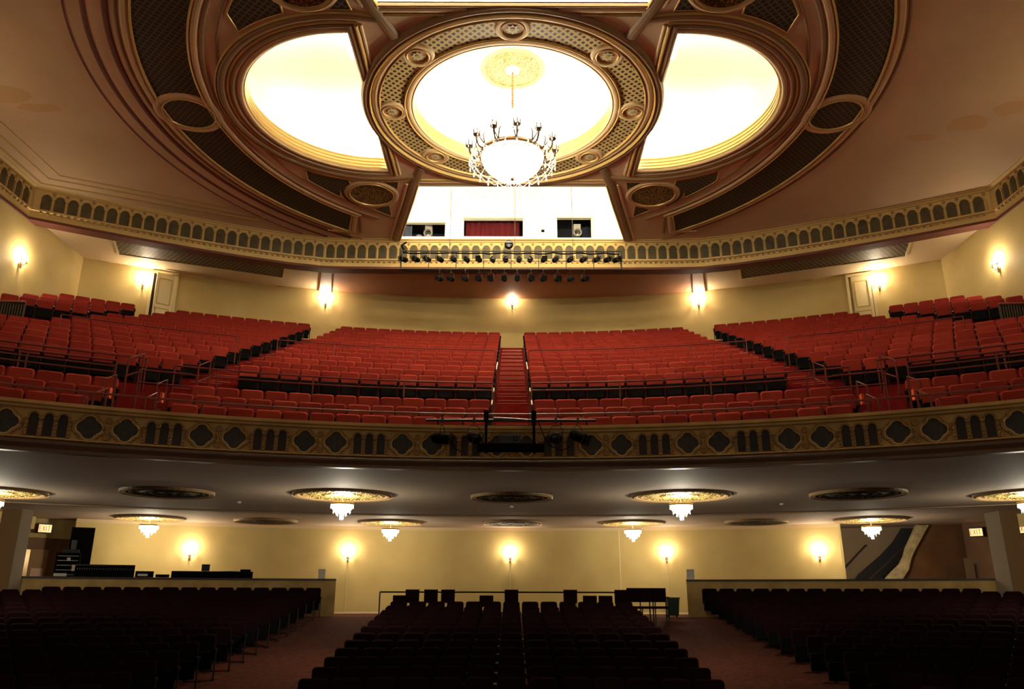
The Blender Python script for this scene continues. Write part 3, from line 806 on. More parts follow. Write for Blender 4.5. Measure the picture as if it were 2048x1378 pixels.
exit_sign((-17.08, 29.42, 2.27), math.radians(50), 'amber exit sign above the lobby door, right of the left column')
exit_sign((-17.75, 27.6, 2.18), math.radians(50), 'amber exit sign cut off at the left edge of the picture')
exit_sign((17.5, 30.3, 2.27), math.radians(-45), 'amber exit sign above the brown doors, left of the right column')
exit_sign((17.72, 27.8, 2.2), math.radians(-45), 'amber exit sign beyond the right column at the right edge')
# balcony doors
for k, (sx, w, ajar) in enumerate(((-1, 'left', True), (1, 'right', False))):
    ph = sx * math.asin(14.42 / RW); x, y, _ = pol(RW - 0.05, ph)
    d = MB(); d.box((-0.47, 0, 1.4), (0.1, 0.12, 2.8), 'door'); d.box((0.47, 0, 1.4), (0.1, 0.12, 2.8), 'door'); d.box((0, 0, 2.8), (1.04, 0.12, 0.12), 'door')
    if ajar: d.box((-0.36, 0.05, 1.37), (0.12, 0.02, 2.7), 'wood')
    fo = struct(d.obj('door_%d' % (k + 1), loc=(x, y, 9.88), rz=-ph))
    lf = MB(); lf.box((-0.36, 0, 1.37), (0.72, 0.05, 2.72), 'door')
    for za, h in ((1.95, 1.1), (0.75, 0.9)):
        lf.box((-0.36, -0.035, za + h / 2), (0.5, 0.02, 0.03), 'parapet'); lf.box((-0.36, -0.035, za - h / 2), (0.5, 0.02, 0.03), 'parapet')
        for q in (-.61, -.11): lf.box((q, -0.035, za), (0.03, 0.02, h), 'parapet')
    l = lf.obj('door_leaf', fo, (0.40, -0.03, 0), math.radians(14) if ajar else 0)
    MB().tube([(0, 0, 0), (0, -0.07, 0), (0.0, -0.07, -0.1)], 0.014, 'brass', 5).obj('door_handle', l, (-0.66, -0.03, 1.2))
# far side exit enclosures
for sx, w in ((-1, 'left'), (1, 'right')):
    e = thing('exit_enclosure', 'slatted bronze screen on an ochre parapet block at the far %s of the balcony' % w, 'screen', (sx * 15.4, 21.5, 6.75))
    MB().box((0, 0, 0.32), (2.4, 0.25, 0.64), 'cream_block').obj('parapet_block', e)['label'] = 'ochre rounded parapet block'
    mb = MB()
    for i in range(30): mb.box((-1.15 + i * 0.08, 0, 1.0), (0.035, 0.05, 0.72), 'slat')
    mb.box((0, 0.02, 1.0), (2.35, 0.02, 0.7), 'slat'); mb.obj('slatted_screen', e)
    MB().tube([(-sx * 1.2, -0.05, 1.36), (sx * 1.2, -0.05, 1.42)], 0.03, 'rail', 6).obj('top_rail', e)

# ================================================================== SEATS
def outline(w, h, r, n=4, top_only=False):
    pts = []
    for cx, cz, a0 in ((w / 2 - r, h - r, 0), (-w / 2 + r, h - r, 90), (-w / 2 + r * .4, r * .4, 180), (w / 2 - r * .4, r * .4, 270)):
        rr = r if cz > h / 2 else r * .4
        for k in range(n + 1):
            a = math.radians(a0 + 90 * k / n); pts.append((cx + rr * math.cos(a), cz + rr * math.sin(a)))
    return pts
def pillow(mb, w, h, t, r, m, T, dish=0.02, back_m=None, n=4):
    o = outline(w, h, r, n); k = len(o); cz = h / 2; rings = []
    def rg(s, y): return [(x * s, y - (dish * (1 - (2 * x / w) ** 2)) * -1, cz + (z - cz) * s) for x, z in o]
    vs = rg(.86, -t / 2) + rg(1, -t * .28) + rg(1, t * .28) + rg(.9, t / 2)
    fs = [(i + q * k, (i + 1) % k + q * k, (i + 1) % k + (q + 1) * k, i + (q + 1) * k) for q in range(3) for i in range(k)]
    mb.add(vs, fs[:2 * k], m, T); 
    mb.add(vs, fs[2 * k:], back_m or m, T)
    mb.add(vs[:k], [tuple(range(k))], m, T); mb.add(vs[3 * k:], [tuple(range(k))], back_m or m, T)
SW = 0.52
Tb = Matrix.Translation((0, 0.06, 0.44)) @ Matrix.Rotation(math.radians(-10), 4, 'X')
def seat_parts(fab, n=4):
    P = {}
    m = MB(); pillow(m, 0.498, 0.50, 0.08, 0.075, fab, Tb, 0.03, 'shell', n); P['backrest'] = m
    Tc = Matrix.Translation((0, -0.075, 0.22)) @ Matrix.Rotation(math.radians(-7), 4, 'X')
    m = MB(); pillow(m, 0.43, 0.37, 0.10, 0.05, 'shell', Tc, 0.0, None, n); P['seat_pan'] = m
    m = MB(); pillow(m, 0.41, 0.34, 0.04, 0.05, fab, Matrix.Translation((0, -0.006, 0.235)) @ Matrix.Rotation(math.radians(-7), 4, 'X'), 0, None, n); P['cushion'] = m
    m = MB(); m.box((SW / 2, 0.0, 0.31), (0.03, 0.16, 0.60), 'iron'); m.box((SW / 2, 0.02, 0.015), (0.06, 0.22, 0.03), 'iron'); P['standard'] = m
    m = MB(); m.box((SW / 2, -0.07, 0.625), (0.062, 0.30, 0.045), 'arm'); m.lathe([(0.036, 0), (0.036, 0.046), (0.0, 0.052)], 'arm', 8, (SW / 2, -0.22, 0.602)); P['armrest'] = m
    return P
def seat_proto(name, fab):
    return {k: v.mesh(k, k in ('backrest', 'cushion', 'seat_pan')) for k, v in seat_parts(fab).items()}
PR = seat_proto('balcony', 'fabric'); PR2 = seat_proto('balcony', 'fabric_b'); PS = seat_proto('stalls', 'shaded_stall_fabric')
WORDS = ['zero', 'one', 'two', 'three', 'four', 'five', 'six', 'seven', 'eight', 'nine', 'ten', 'eleven', 'twelve', 'thirteen', 'fourteen', 'fifteen', 'sixteen', 'seventeen', 'eighteen', 'nineteen', 'twenty', 'twenty-one', 'twenty-two', 'twenty-three', 'twenty-four']
ORD = ['', 'first', 'second', 'third', 'fourth', 'fifth', 'sixth', 'seventh', 'eighth', 'ninth', 'tenth', 'eleventh', 'twelfth', 'thirteenth', 'fourteenth', 'fifteenth', 'sixteenth', 'seventeenth', 'eighteenth', 'nineteenth', 'twentieth', 'twenty-first', 'twenty-second', 'twenty-third', 'twenty-fourth']
def seat_thing(name, P, loc, rz, label, group, end=False):
    e = thing(name, label, 'theatre seat', loc, rz, group)
    for k in ('backrest', 'seat_pan', 'cushion', 'standard', 'armrest'): link_mesh(k, P[k], e)
    if end:
        for k in ('standard', 'armrest'): link_mesh(k, P[k], e, (-SW, 0, 0))
    return e
def row_seats(R, x0, x1, sx, w=SW):
    p0, p1 = math.asin(x0 / R), math.asin(min(x1 / R, .999)); n = int((p1 - p0) * R / w + 0.15)
    return [sx * (p0 + (i + 0.5) * w / R) for i in range(n)]
cands = []
for j, (R, top) in enumerate(rows):
    z = top - BACK
    if j < 3:
        blocks = [('mid', 0.50, 6.75 + 0.28 * j), ('side', 7.85 + 0.28 * j, 12)]
    else:
        blocks = [('mid', 0.50, 7.52)]
        if j < 8: blocks.append(('side', 8.4, 17))
        elif j < 12: blocks.append(('side', 8.4, 14.0))
        else: blocks += [('side', 8.4, 13.4), ('far', 14.65, 16.9)]
    for bn, x0, x1 in blocks:
        for sx in (-1, 1):
            for i, ph in enumerate(row_seats(R, x0, x1, sx)):
                X, Y, _ = pol(R, ph); px, py, zz = proj(X, Y, top)
                if -25 < px < 2073: cands.append((zz, j, bn, sx, i, ph, R, z))
cands.sort(key=lambda c: c[0])
stuffed = MB()
low = seat_parts('fabric', 2)
where = {'mid': 'of the centre stair', 'side': 'of the %s side stair', 'far': 'of the far %s door stair'}
for q, (zz, j, bn, sx, i, ph, R, z) in enumerate(cands):
    loc = pol(R, ph, z); side = 'left' if sx < 0 else 'right'
    if q < 300:
        w = where[bn] % side if '%' in where[bn] else where[bn]
        lb = 'red plush tip-up seat, balcony row %s, %s seat %s %s' % (WORDS[j + 1], ORD[i + 1], side, w)
        e = seat_thing('balcony_chair', PR if random.random() < .7 else PR2, loc, -ph, lb, 'red tip-up seats of the balcony', sx > 0 and i == 0)
    else:
        T = Matrix.Translation(loc) @ Matrix.Rotation(-ph, 4, 'Z')
        for k in ('backrest', 'seat_pan', 'standard', 'armrest'): stamp(stuffed, low[k], T)
        if sx > 0 and i == 0:
            for k in ('standard', 'armrest'): stamp(stuffed, low[k], T @ Matrix.Translation((-SW, 0, 0)))
so = stuffed.obj('balcony_chairs', smooth=False); tag(so, 'red plush tip-up seats filling the upper rows of the balcony up to the back wall', 'theatre seats', 'red tip-up seats of the balcony'); so['kind'] = 'stuff'
print('balcony seats', len(cands))
# stalls
SWS = 0.56
sc_ = []
def add_stall(R, x0, x1, sx, bn, j):
    if bn == 'mid':
        n = int(2 * math.asin(x1 / R) * R / SWS); phs = [(i - (n - 1) / 2) * SWS / R for i in range(n)]
    else: phs = row_seats(R, x0, x1, sx, SWS)
    for i, ph in enumerate(phs):
        X, Y, _ = pol(R, ph); z = fl_h(Y, X)
        px, py, zz = proj(X, Y, z + 0.93)
        if abs(X) > 14.2 and 24.0 < Y < 25.8: continue
        if -25 < px < 2073 and py < 1420: sc_.append((zz, j, bn, sx, i, ph, R, z))
j = 0; R = 30.45
while R > 13.2:
    for sx in (-1, 1):
        add_stall(R, 6.4, 15.0 if R > 29 else 18, sx, 'side', j)
        if R < 27.2 and sx > 0: add_stall(R, 0.0, 3.85, sx, 'mid', j)
    R -= 0.92; j += 1
sc_.sort(key=lambda c: c[0])
back = [c for c in sc_ if c[1] == 0]; first_mid = max(c[6] for c in sc_ if c[2] == 'mid')
back += [c for c in sc_ if c[2] == 'mid' and c[6] == first_mid]
rest = [c for c in sc_ if c not in back]
sel = rest[:300 - len(back)] + back; far = rest[300 - len(back):]
for zz, j, bn, sx, i, ph, R, z in sel:
    side = 'left' if sx < 0 else 'right'
    if bn == 'side': w = '%s block, %s from the %s aisle' % (side, ORD[i + 1], side)
    else: w = 'centre block, %s from the left aisle' % ORD[i + 1]
    lb = 'shade-darkened maroon stalls seat, row %s from the back, %s' % (WORDS[j + 1], w)
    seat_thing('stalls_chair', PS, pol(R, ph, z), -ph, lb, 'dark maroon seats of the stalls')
stf = MB(); lows = seat_parts('shaded_stall_fabric', 1)
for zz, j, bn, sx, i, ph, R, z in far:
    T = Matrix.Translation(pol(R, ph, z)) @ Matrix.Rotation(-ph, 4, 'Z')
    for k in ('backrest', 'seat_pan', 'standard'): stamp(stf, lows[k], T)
so = stf.obj('stalls_chairs'); tag(so, 'shade-darkened maroon seats filling the middle and rear rows of the stalls', 'theatre seats', 'dark maroon seats of the stalls'); so['kind'] = 'stuff'
print('stalls seats', len(sc_), 'stuff', len(far))

# ================================================================== RAILINGS
def railing(name, label, pts3, post_h, r=0.024, bars=(), step=3.0, group='maroon steel railings of the balcony', endloop=True):
    """pts3: the top bar; bars: drops of further bars"""
    e = thing(name, label, 'railing', pts3[0], 0, group); o = Vector(pts3[0])
    P = [Vector(p) - o for p in pts3]
    MB().tube(P, r, 'rail', 6).obj('top_rail', e)
    for b in bars: MB().tube([p - Vector((0, 0, b)) for p in P], r * .8, 'rail', 6).obj('lower_rail', e)
    acc = 0; nxt = 0
    posts = [P[0]]
    for a, b in zip(P, P[1:]):
        L = (b - a).length; acc += L
        if acc >= step: posts.append(b); acc = 0
    if (posts[-1] - P[-1]).length > step * .4: posts.append(P[-1])
    else: posts[-1] = P[-1]
    for p in posts: MB().tube([p, p - Vector((0, 0, post_h))], r * .9, 'rail', 6).obj('post', e)
    return e
def arcpts(R, x0, x1, z, n=24):
    a, b = math.asin(x0 / R), math.asin(x1 / R); return [pol(R, a + (b - a) * i / n, z) for i in range(n + 1)]
railing('parapet_railing', 'long thin maroon rail running along the whole parapet top of the balcony', arcpts(17.32, -10.9, 10.9, 3.42, 72), 0.27, 0.02, step=1.85, group=None)
for sx, w in ((-1, 'left'), (1, 'right')):
    G = 'maroon steel railings of the balcony'
    railing('cross_aisle_railing', 'maroon double rail in front of the middle block, %s of the centre stair' % w, arcpts(22.2, sx * 0.52, sx * 8.3, 5.36), 0.75, bars=(0.2,), step=2.2)
    railing('cross_aisle_railing', 'maroon rail in front of the %s side block, continuing to the picture edge' % w, arcpts(22.2, sx * 8.9, sx * 13.8, 5.47), 0.8, step=2.6, bars=())
    railing('cross_aisle_railing', 'maroon three bar rail behind the %s front corner seats' % w, arcpts(20.62, sx * 8.75, sx * 13.6, 4.92), 1.0, bars=(0.13, 0.26), step=1.6)
    railing('upper_railing', 'thin maroon rail halfway up the middle block, %s of the centre stair' % w, arcpts(26.3, sx * 0.55, sx * 7.3, 7.55), 0.9, 0.018, step=2.3)
    railing('upper_railing', 'thin maroon rail halfway up the %s side block' % w, arcpts(26.3, sx * 8.45, sx * 12.8, 7.55), 0.9, 0.018, step=2.1)
    railing('gate_railing', 'short maroon gate rail above the lower stair on the %s' % w, arcpts(21.6, sx * 7.7, sx * 8.75, 5.02, 4), 1.2, bars=(0.3,), step=5)
    # handrails beside the lower stair
    for k, (x, R0, z0, wd) in enumerate(((6.95, 17.9, 3.55, 'inner front'), (7.75, 17.9, 3.55, 'outer front'), (7.35, 19.2, 4.15, 'inner middle'), (8.25, 19.2, 4.15, 'outer middle'), (7.45, 21.3, 5.2, 'inner rear'), (8.85, 21.3, 5.2, 'outer rear'))):
        L = 0.8 if k > 3 else 0.55
        y0 = CY + math.sqrt(R0 ** 2 - x * x)
        e = thing('stair_handrail', 'slim maroon handrail, %s one of the lower stair on the %s' % (wd, w), 'handrail', (sx * x, y0, z0 - 0.85), 0, 'handrails of the lower balcony stairs')
        MB().tube([(0, 0, 0), (0, 0, .80), (sx * .01, .05, .85), (sx * .05, L, .85 + L * .42), (sx * .05, L, 0.1)], 0.022, 'rail', 6).obj('rail_loop', e)
        MB().tube([(0, 0, .42), (sx * .05, L, .42 + L * .42)], 0.016, 'rail', 6).obj('middle_rail', e)
        if k in (2, 3): MB().box((0, .3, .62), (0.05, 0.10, 0.22), 'orange').obj('marker_tape', e)['label'] = 'orange marker tape'
    for k, (R0, z0, wd, L) in enumerate(((18.6, 3.9, 'lowest', .5), (20.2, 4.6, 'second', .5), (23.2, 6.0, 'upper', 1.6))):
        y0 = CY + R0; x = sx * 0.44
        e = thing('stair_handrail', 'short handrail with pale painted highlight, %s on the %s of the centre stair' % (wd, w), 'handrail', (x, y0, z0 - .8), 0, 'handrails of the centre stair')
        MB().tube([(0, 0, 0), (0, 0, .8), (0, L, .8 + L * .42), (0, L, 0.2)], 0.02, 'rail', 6).obj('rail_loop', e)
        MB().tube([(0, 0, .825), (0, L, .825 + L * .42)], 0.016, 'paper', 6).obj('grip_highlight', e)['label'] = 'pale highlight painted along the grip'  # pale strip puts the rail's highlight into colour

# ================================================================== LAMPS
def make_sconce_meshes():
    P = {}
    P['backplate'] = MB().lathe([(0.0, 0.0), (0.06, 0.0), (0.06, 0.015), (0.03, 0.03), (0.0, 0.035)], 'brass', 12, T=Matrix.Translation((0, 0, 0)) @ Matrix.Rotation(PI / 2, 4, 'X')).box((0, -0.02, -0.12), (0.05, 0.03, 0.16), 'brass').mesh('backplate')
    for k, a in enumerate((-62, 0, 62)):
        c, s = math.sin(math.radians(a)), -math.cos(math.radians(a)); m = MB()
        m.tube([(0, -0.02, -0.02), (c * .07, -0.02 + s * .07, -0.07), (c * .15, -0.02 + s * .15, -0.03), (c * .18, -0.02 + s * .18, 0.06)], 0.010, 'brass', 6)
        m.lathe([(0.012, 0), (0.035, 0.012), (0.038, 0.02), (0.012, 0.026)], 'brass', 8, (c * .18, -0.02 + s * .18, 0.055))
        P['arm%d' % k] = m.mesh('arm')
        P['can%d' % k] = MB().lathe([(0.013, 0), (0.013, 0.10)], 'candle', 8, (c * .18, -0.02 + s * .18, 0.075)).mesh('candle')
        P['bul%d' % k] = MB().lathe([(0.008, 0), (0.017, 0.02), (0.012, 0.045), (0.0, 0.065)], 'bulb', 8, (c * .18, -0.02 + s * .18, 0.175)).mesh('bulb', True)
    m = MB()
    for i in range(7):
        a = math.radians(-80 + i * 26); c, s = math.sin(a), -math.cos(a)
        m.lathe([(0, -0.07), (0.012, -0.045), (0.004, -0.005), (0, 0)], 'crystal', 6, (c * .14, -0.02 + s * .14, -0.04), cap=False)
    P['crystal_drops'] = m.mesh('crystal_drops')
    return P
SP = make_sconce_meshes()
def sconce(loc, rz, label, power, group):
    e = thing('wall_sconce', label, 'wall sconce', loc, rz, group)
    link_mesh('backplate', SP['backplate'], e)
    for k in range(3):
        a = link_mesh('arm', SP['arm%d' % k], e); link_mesh('candle', SP['can%d' % k], a); link_mesh('bulb', SP['bul%d' % k], a)
    link_mesh('crystal_drops', SP['crystal_drops'], e)
    light('sconce_light', (0, -0.20, 0.24), power, WARM, 0.06, e)
def on_wall(x, R): ph = math.asin(x / R); return pol(R, ph)[:2], -ph
for x, z, lb in ((-15.12, 12.06, 'candle sconce left of the half open cream door, upper left'), (-8.2, 12.16, 'candle sconce below the left soffit beam on the balcony back wall'), (0, 12.5, 'candle sconce at the centre of the balcony back wall'),
                 (8.2, 12.16, 'candle sconce below the right soffit beam on the balcony back wall'), (15.05, 12.06, 'candle sconce right of the closed cream door, upper right')):
    (X, Y), rz = on_wall(x, RW - 0.02); sconce((X, Y, z), rz, lb, P_SCONCE_UP, 'sconces of the balcony')
sconce((-SX + .02, 25.14, 10.95), PI / 2, 'candle sconce on the left side wall of the balcony', P_SCONCE_UP, 'sconces of the balcony')
sconce((SX - .02, 25.45, 11.0), -PI / 2, 'candle sconce on the right side wall of the balcony', P_SCONCE_UP, 'sconces of the balcony')
for x, lb in ((-12.32, 'candle sconce above the sound desk on the stalls back wall'), (-6.58, 'candle sconce near the right end of the left low wall'), (-0.06, 'candle sconce at the centre of the stalls back wall'),
              (6.25, 'candle sconce above the green bin'), (11.85, 'candle sconce just left of the staircase opening')):
    (X, Y), rz = on_wall(x, RW - 0.02); sconce((X, Y, 1.40), rz, lb, P_SCONCE_DN, 'sconces of the stalls back wall')
for sx, w in ((-1, 'left'), (1, 'right')):  # unseen sconces added to brighten the outer ceiling and parapet
    for yy, nm in ((18.0, 'third'), (11.0, 'second'), (4.0, 'first')): sconce((sx * (SX + .02), yy, 10.9), -sx * PI / 2, 'added unseen sconce on the %s side wall, %s from the stage' % (w, nm), P_SCONCE_UP * 1.1, 'added unseen sconces of the side walls')
# white conduits under the stalls sconces
for x, z0, lb in ((-6.58, 1.25, 'thin white conduit running down from the left middle sconce to the floor'), (-0.06, 1.25, 'thin white conduit below the centre stalls sconce'), (6.25, 1.25, 'thin white conduit running down behind the green bin')):
    (X, Y), rz = on_wall(x, RW - 0.03); tag(MB().tube([(0, 0, 0), (0, 0, z0 + 0.7)], 0.012, 'cord', 4).obj('conduit', loc=(X, Y, -0.7)), lb, 'conduit', 'conduits on the stalls wall')
(X, Y), rz = on_wall(4.4, RW - 0.03); tag(MB().tube([(0, 0, 0), (0, 0, 3.2)], 0.018, 'cord', 4).obj('conduit', loc=(X, Y, -0.7)), 'full height pale conduit on the stalls wall, right of centre', 'conduit', 'conduits on the stalls wall')

# ---- plaster medallions and small chandeliers under the balcony
def medallion(X, Y, z, d, lit, label, slope=0.0):
    e = thing('ceiling_medallion', label, 'ceiling medallion', (X, Y, z), 0, 'plaster medallions under the balcony')
    r = d / 2
    m = MB().lathe([(r * 0.86, -0.02), (r * .9, -0.06), (r * .95, -0.07), (r, -0.04), (r * 1.02, 0.02)], 'mould_dark' if lit else 'mould_dark', 48, cap=False)
    m.lathe([(r * .99, -0.055), (r * 1.0, -0.065), (r * 1.01, -0.05)], 'gold', 48, cap=False); m.obj('rim', e)
    m = MB(); K = 36; prof = []
    for i in range(12):
        rr = r * 0.87 * (1 - i / 12.0); prof.append((rr, -0.02 - 0.02 * (i % 3 == 1) - 0.012 * (i % 2)))
    prof.append((0.0, -0.05)); m.lathe(prof, 'ornate_lit' if lit else 'ornate_unlit', K, cap=False); m.obj('relief', e)  # relief colour carries the light: brighter copy where a chandelier hangs
    return e
BOWL = None
def crystal_chandelier(X, Y, z, sc_r, label, power):
    e = thing('crystal_chandelier', label, 'chandelier', (X, Y, z), 0, 'small crystal chandeliers under the balcony')
    r = sc_r
    MB().lathe([(0.05, 0.0), (0.05, -0.02), (0.012, -0.03), (0.012, -r * .55)], 'brass', 10).obj('stem', e)
    MB().lathe([(r, -r * .55), (r * 1.03, -r * .62), (r * .98, -r * .72)], 'gold', 28, cap=False).obj('rim', e)
    MB().lathe([(r * .97, -r * .6), (r * .95, -r * .8), (r * .84, -r * 1.08), (r * .58, -r * 1.34), (0.3 * r, -r * 1.44), (0.0, -r * 1.46)], 'bowl_lit', 24, cap=False).obj('crystal_bowl', e, smooth=True)
    m = MB()
    for rr, zz, n_, h in ((r * .98, -r * .75, 16, .14), (r * .74, -r * 1.18, 10, .13), (r * .42, -r * 1.4, 7, .13), (r * .14, -r * 1.45, 4, .24)):
        for i in range(n_):
            a = 2 * PI * i / n_; m.lathe([(0, -h * r * 2.2), (0.012, -h * r * 1.6), (0.005, 0), (0, 0)], 'crystal', 5, (rr * math.cos(a), rr * math.sin(a), zz), cap=False)
    m.obj('crystal_fringe', e)
    light('chandelier_light', (0, 0, -r * .5), power * .5, WHITEISH, 0.08, e)
    light('chandelier_light', (0, 0, -r * 2.1), power * 1.0, WHITEISH, 0.10, e)
for X, Y, d, lit, lb in ((-12.7, 19.4, 2.4, True, 'lit plaster medallion cut off at the left edge, under the balcony'), (-8.35, 19.25, 2.15, False, 'unlit medallion between the left edge and the left front chandelier'),
                         (-4.17, 19.6, 2.42, True, 'lit gilt medallion around the left front chandelier'), (0, 20.0, 2.05, False, 'unlit medallion at the centre of the front row under the balcony'),
                         (4.17, 19.6, 2.42, True, 'lit gilt medallion around the right front chandelier'), (8.4, 19.25, 2.2, False, 'unlit medallion between the right front chandelier and the right edge'), (12.65, 19.4, 2.4, True, 'lit plaster medallion cut off at the right edge, under the balcony')):
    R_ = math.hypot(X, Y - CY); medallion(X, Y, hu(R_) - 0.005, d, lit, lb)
    if lit: crystal_chandelier(X, Y, hu(R_) - 0.06, 0.285, {-1: {4: 'crystal bowl chandelier, left one of the front pair', 12: 'crystal chandelier beyond the left picture edge'}, 1: {4: 'crystal bowl chandelier, right one of the front pair', 12: 'crystal chandelier beyond the right picture edge'}}[-1 if X < 0 else 1][int(abs(X))], P_SMALL_CH)
for X, Y, d, lit, lb in ((-13.05, 28.9, 2.4, True, 'medallion over the rear chandelier above the sound desk'), (-9.2, 30.0, 2.3, False, 'small unlit rear medallion on the left, between two chandeliers'), (-4.6, 30.5, 2.45, True, 'medallion over the rear chandelier left of centre'),
                         (0.05, 30.6, 2.2, False, 'unlit rear medallion at the centre before the back wall'), (4.6, 30.5, 2.45, True, 'medallion over the rear chandelier right of centre'), (9.15, 30.0, 2.3, False, 'small unlit rear medallion on the right, between two chandeliers'), (12.95, 28.9, 2.5, True, 'medallion over the rear chandelier by the staircase')):
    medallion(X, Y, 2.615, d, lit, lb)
    if lit: crystal_chandelier(X, Y, 2.56, 0.33, {-13: 'rear crystal chandelier above the sound desk', -4: 'rear crystal chandelier left of centre', 4: 'rear crystal chandelier right of centre', 12: 'rear crystal chandelier in front of the staircase'}[int(X)], P_SMALL_CH * .9)
# smoke detectors
for X, Y, lb in ((-7.4, 21.6, 'small white smoke detector behind the unlit left medallion'), (7.4, 21.8, 'small white smoke detector behind the unlit right medallion'), (0, 22.6, 'small white smoke detector behind the central unlit medallion')):
    tag(MB().lathe([(0.05, 0), (0.06, -0.03), (0.03, -0.05), (0, -0.05)], 'paper', 10, cap=False).obj('smoke_detector', loc=(X, Y, hu(math.hypot(X, Y + 2)))), lb, 'smoke detector', 'smoke detectors')

# ---- the great chandelier
G = thing('grand_chandelier', 'large crystal bowl chandelier with candle arms hanging in the centre of the bright dome', 'chandelier', (0, 20.4, 11.6))
rosette = thing('ceiling_rosette', 'round cream plaster rosette with pierced relief above the great chandelier', 'ceiling rosette', (0, 20.4, HC + 1.5))
MB().lathe([(0.98, 0), (1.0, -0.03), (0.93, -0.06), (0.86, -0.05), (0.84, -0.03)], 'parapet', 48, cap=False).obj('rim', rosette)
MB().lathe([(0.85, -0.02), (0.66, -0.03), (0.64, -0.05), (0.30, -0.07), (0.24, -0.05)], 'ornate_cream', 48, cap=False).obj('relief', rosette)
MB().lathe([(0.24, -0.05), (0.22, -0.10), (0.12, -0.14), (0.0, -0.15)], 'pink', 24, cap=False).obj('boss', rosette)
stem = MB(); stem.tube([(0, 0, 1.6), (0, 0, 3.65)], 0.022, 'brass', 6)
for i in range(12): stem.lathe([(0.022, 0), (0.05, .05), (0.022, .1)], 'brass', 8, (0, 0, 2.4 + i * 0.1))
stem.obj('stem', G)
MB().lathe([(0.0, 0.02), (0.30, 0.05), (0.58, 0.17), (0.80, 0.38), (0.91, 0.60), (0.93, 0.74)], 'bowl_lit', 48, cap=False).obj('crystal_bowl', G, smooth=True)
MB().lathe([(0.94, 0.70), (0.99, 0.74), (0.97, 0.82), (0.92, 0.80)], 'brass', 48).obj('rim', G)
MB().lathe([(0.0, -0.08), (0.05, -0.05), (0.06, 0.0), (0.03, 0.03)], 'brass', 12).obj('finial', G)
m = MB()
for rr, zz, n_ in ((0.42, 0.06, 26), (0.40, 0.035, 26)):
    for i in range(n_):
        a = 2 * PI * i / n_; m.lathe([(0, -0.05), (0.02, -0.02), (0, 0.0)], 'crystal', 5, (rr * math.cos(a), rr * math.sin(a), zz), cap=False)
m.obj('bead_ring', G)
crown = MB()
for i in range(16):
    a = 2 * PI * i / 16; c, s = math.cos(a), math.sin(a)
    crown.tube([(0.05 * c, 0.05 * s, 2.35), (0.16 * c, 0.16 * s, 2.15), (0.10 * c, 0.10 * s, 1.95), (0.5 * c, 0.5 * s, 1.25), (0.9 * c, 0.9 * s, 0.82)], 0.008, 'crystal', 4)
    crown.lathe([(0, -0.12), (0.016, -0.08), (0, 0)], 'crystal', 5, (0.17 * c, 0.17 * s, 2.12), cap=False)
crown.obj('crystal_strings', G)
NA = 12
arm_m = MB(); arm_m.tube([(0.95, 0, 0.76), (1.05, 0, 0.64), (1.18, 0, 0.66), (1.26, 0, 0.82), (1.27, 0, 0.98)], [0.045, 0.036, 0.032, 0.032, 0.04], 'bronze', 6)
arm_m.tube([(0.97, 0, 0.78), (1.05, 0.05, 0.92), (1.10, 0.09, 1.02), (1.06, 0.12, 1.10)], 0.022, 'bronze', 5)
arm_m.tube([(0.97, 0, 0.78), (1.05, -0.05, 0.92), (1.10, -0.09, 1.02), (1.06, -0.12, 1.10)], 0.022, 'bronze', 5)
for q in range(5): arm_m.lathe([(0, -0.012), (0.026, 0), (0, 0.012)], 'bronze', 6, (1.0 + q * 0.055, 0, 0.70 - 0.03 * math.sin(q)), cap=False)
arm_m.lathe([(0.02, 0.93), (0.10, 0.98), (0.115, 1.0), (0.02, 1.01)], 'bronze', 12, (1.27, 0, 0), cap=False)
arm_me = arm_m.mesh('candle_arm')
cd = MB(); bb = MB()
for q in range(5):
    a = 2 * PI * q / 5; c, s = 0.095 * math.cos(a), 0.095 * math.sin(a)
    cd.lathe([(0.018, -.03), (0.02, 0.14)], 'bronze', 7, (1.27 + c, s, 1.03)); bb.lathe([(0.008, 0), (0.016, 0.02), (0.011, 0.045), (0, 0.07)], 'bulb', 7, (1.27 + c, s, 1.17))
    cd.lathe([(0.0, -0.1), (0.02, -.06), (0.0, 0)], 'crystal', 5, (1.27 + c * 1.3, s * 1.3, 0.98), cap=False)
cd_me, bb_me = cd.mesh('candles'), bb.mesh('bulbs')
for i in range(NA):
    a = 2 * PI * i / NA + 0.1
    o = link_mesh('candle_arm', arm_me, G, (0, 0, 0), a); link_mesh('candles', cd_me, o); link_mesh('bulbs', bb_me, o)
sw = MB(); dr = MB()
for i in range(NA * 2):
    a0, a1 = 2 * PI * i / (NA * 2) + 0.1, 2 * PI * (i + 1) / (NA * 2) + 0.1
    for dz, rr in ((0.20, 1.27), (0.12, 1.18)):
        pts = []
        for t in range(7):
            f = t / 6; a = a0 + (a1 - a0) * f
            r_ = rr - 0.12 * math.sin(PI * f); pts.append((r_ * math.cos(a), r_ * math.sin(a), 0.55 - dz * math.sin(PI * f)))
        sw.tube(pts, 0.010, 'crystal', 4)
    sw.tube([(1.27 * math.cos(a0), 1.27 * math.sin(a0), 0.55), (1.1 * math.cos(a0), 1.1 * math.sin(a0), 0.72)], 0.010, 'crystal', 4)
    dr.lathe([(0, -0.22), (0.03, -0.17), (0.008, -0.06), (0.008, 0)], 'crystal', 6, (1.27 * math.cos(a0), 1.27 * math.sin(a0), 0.54), cap=False)
sw.obj('crystal_swags', G); dr.obj('crystal_fringe', G)
light('chandelier_light', (0, 0, 1.7), CHAND_P * .4, WHITEISH, 0.35, G)
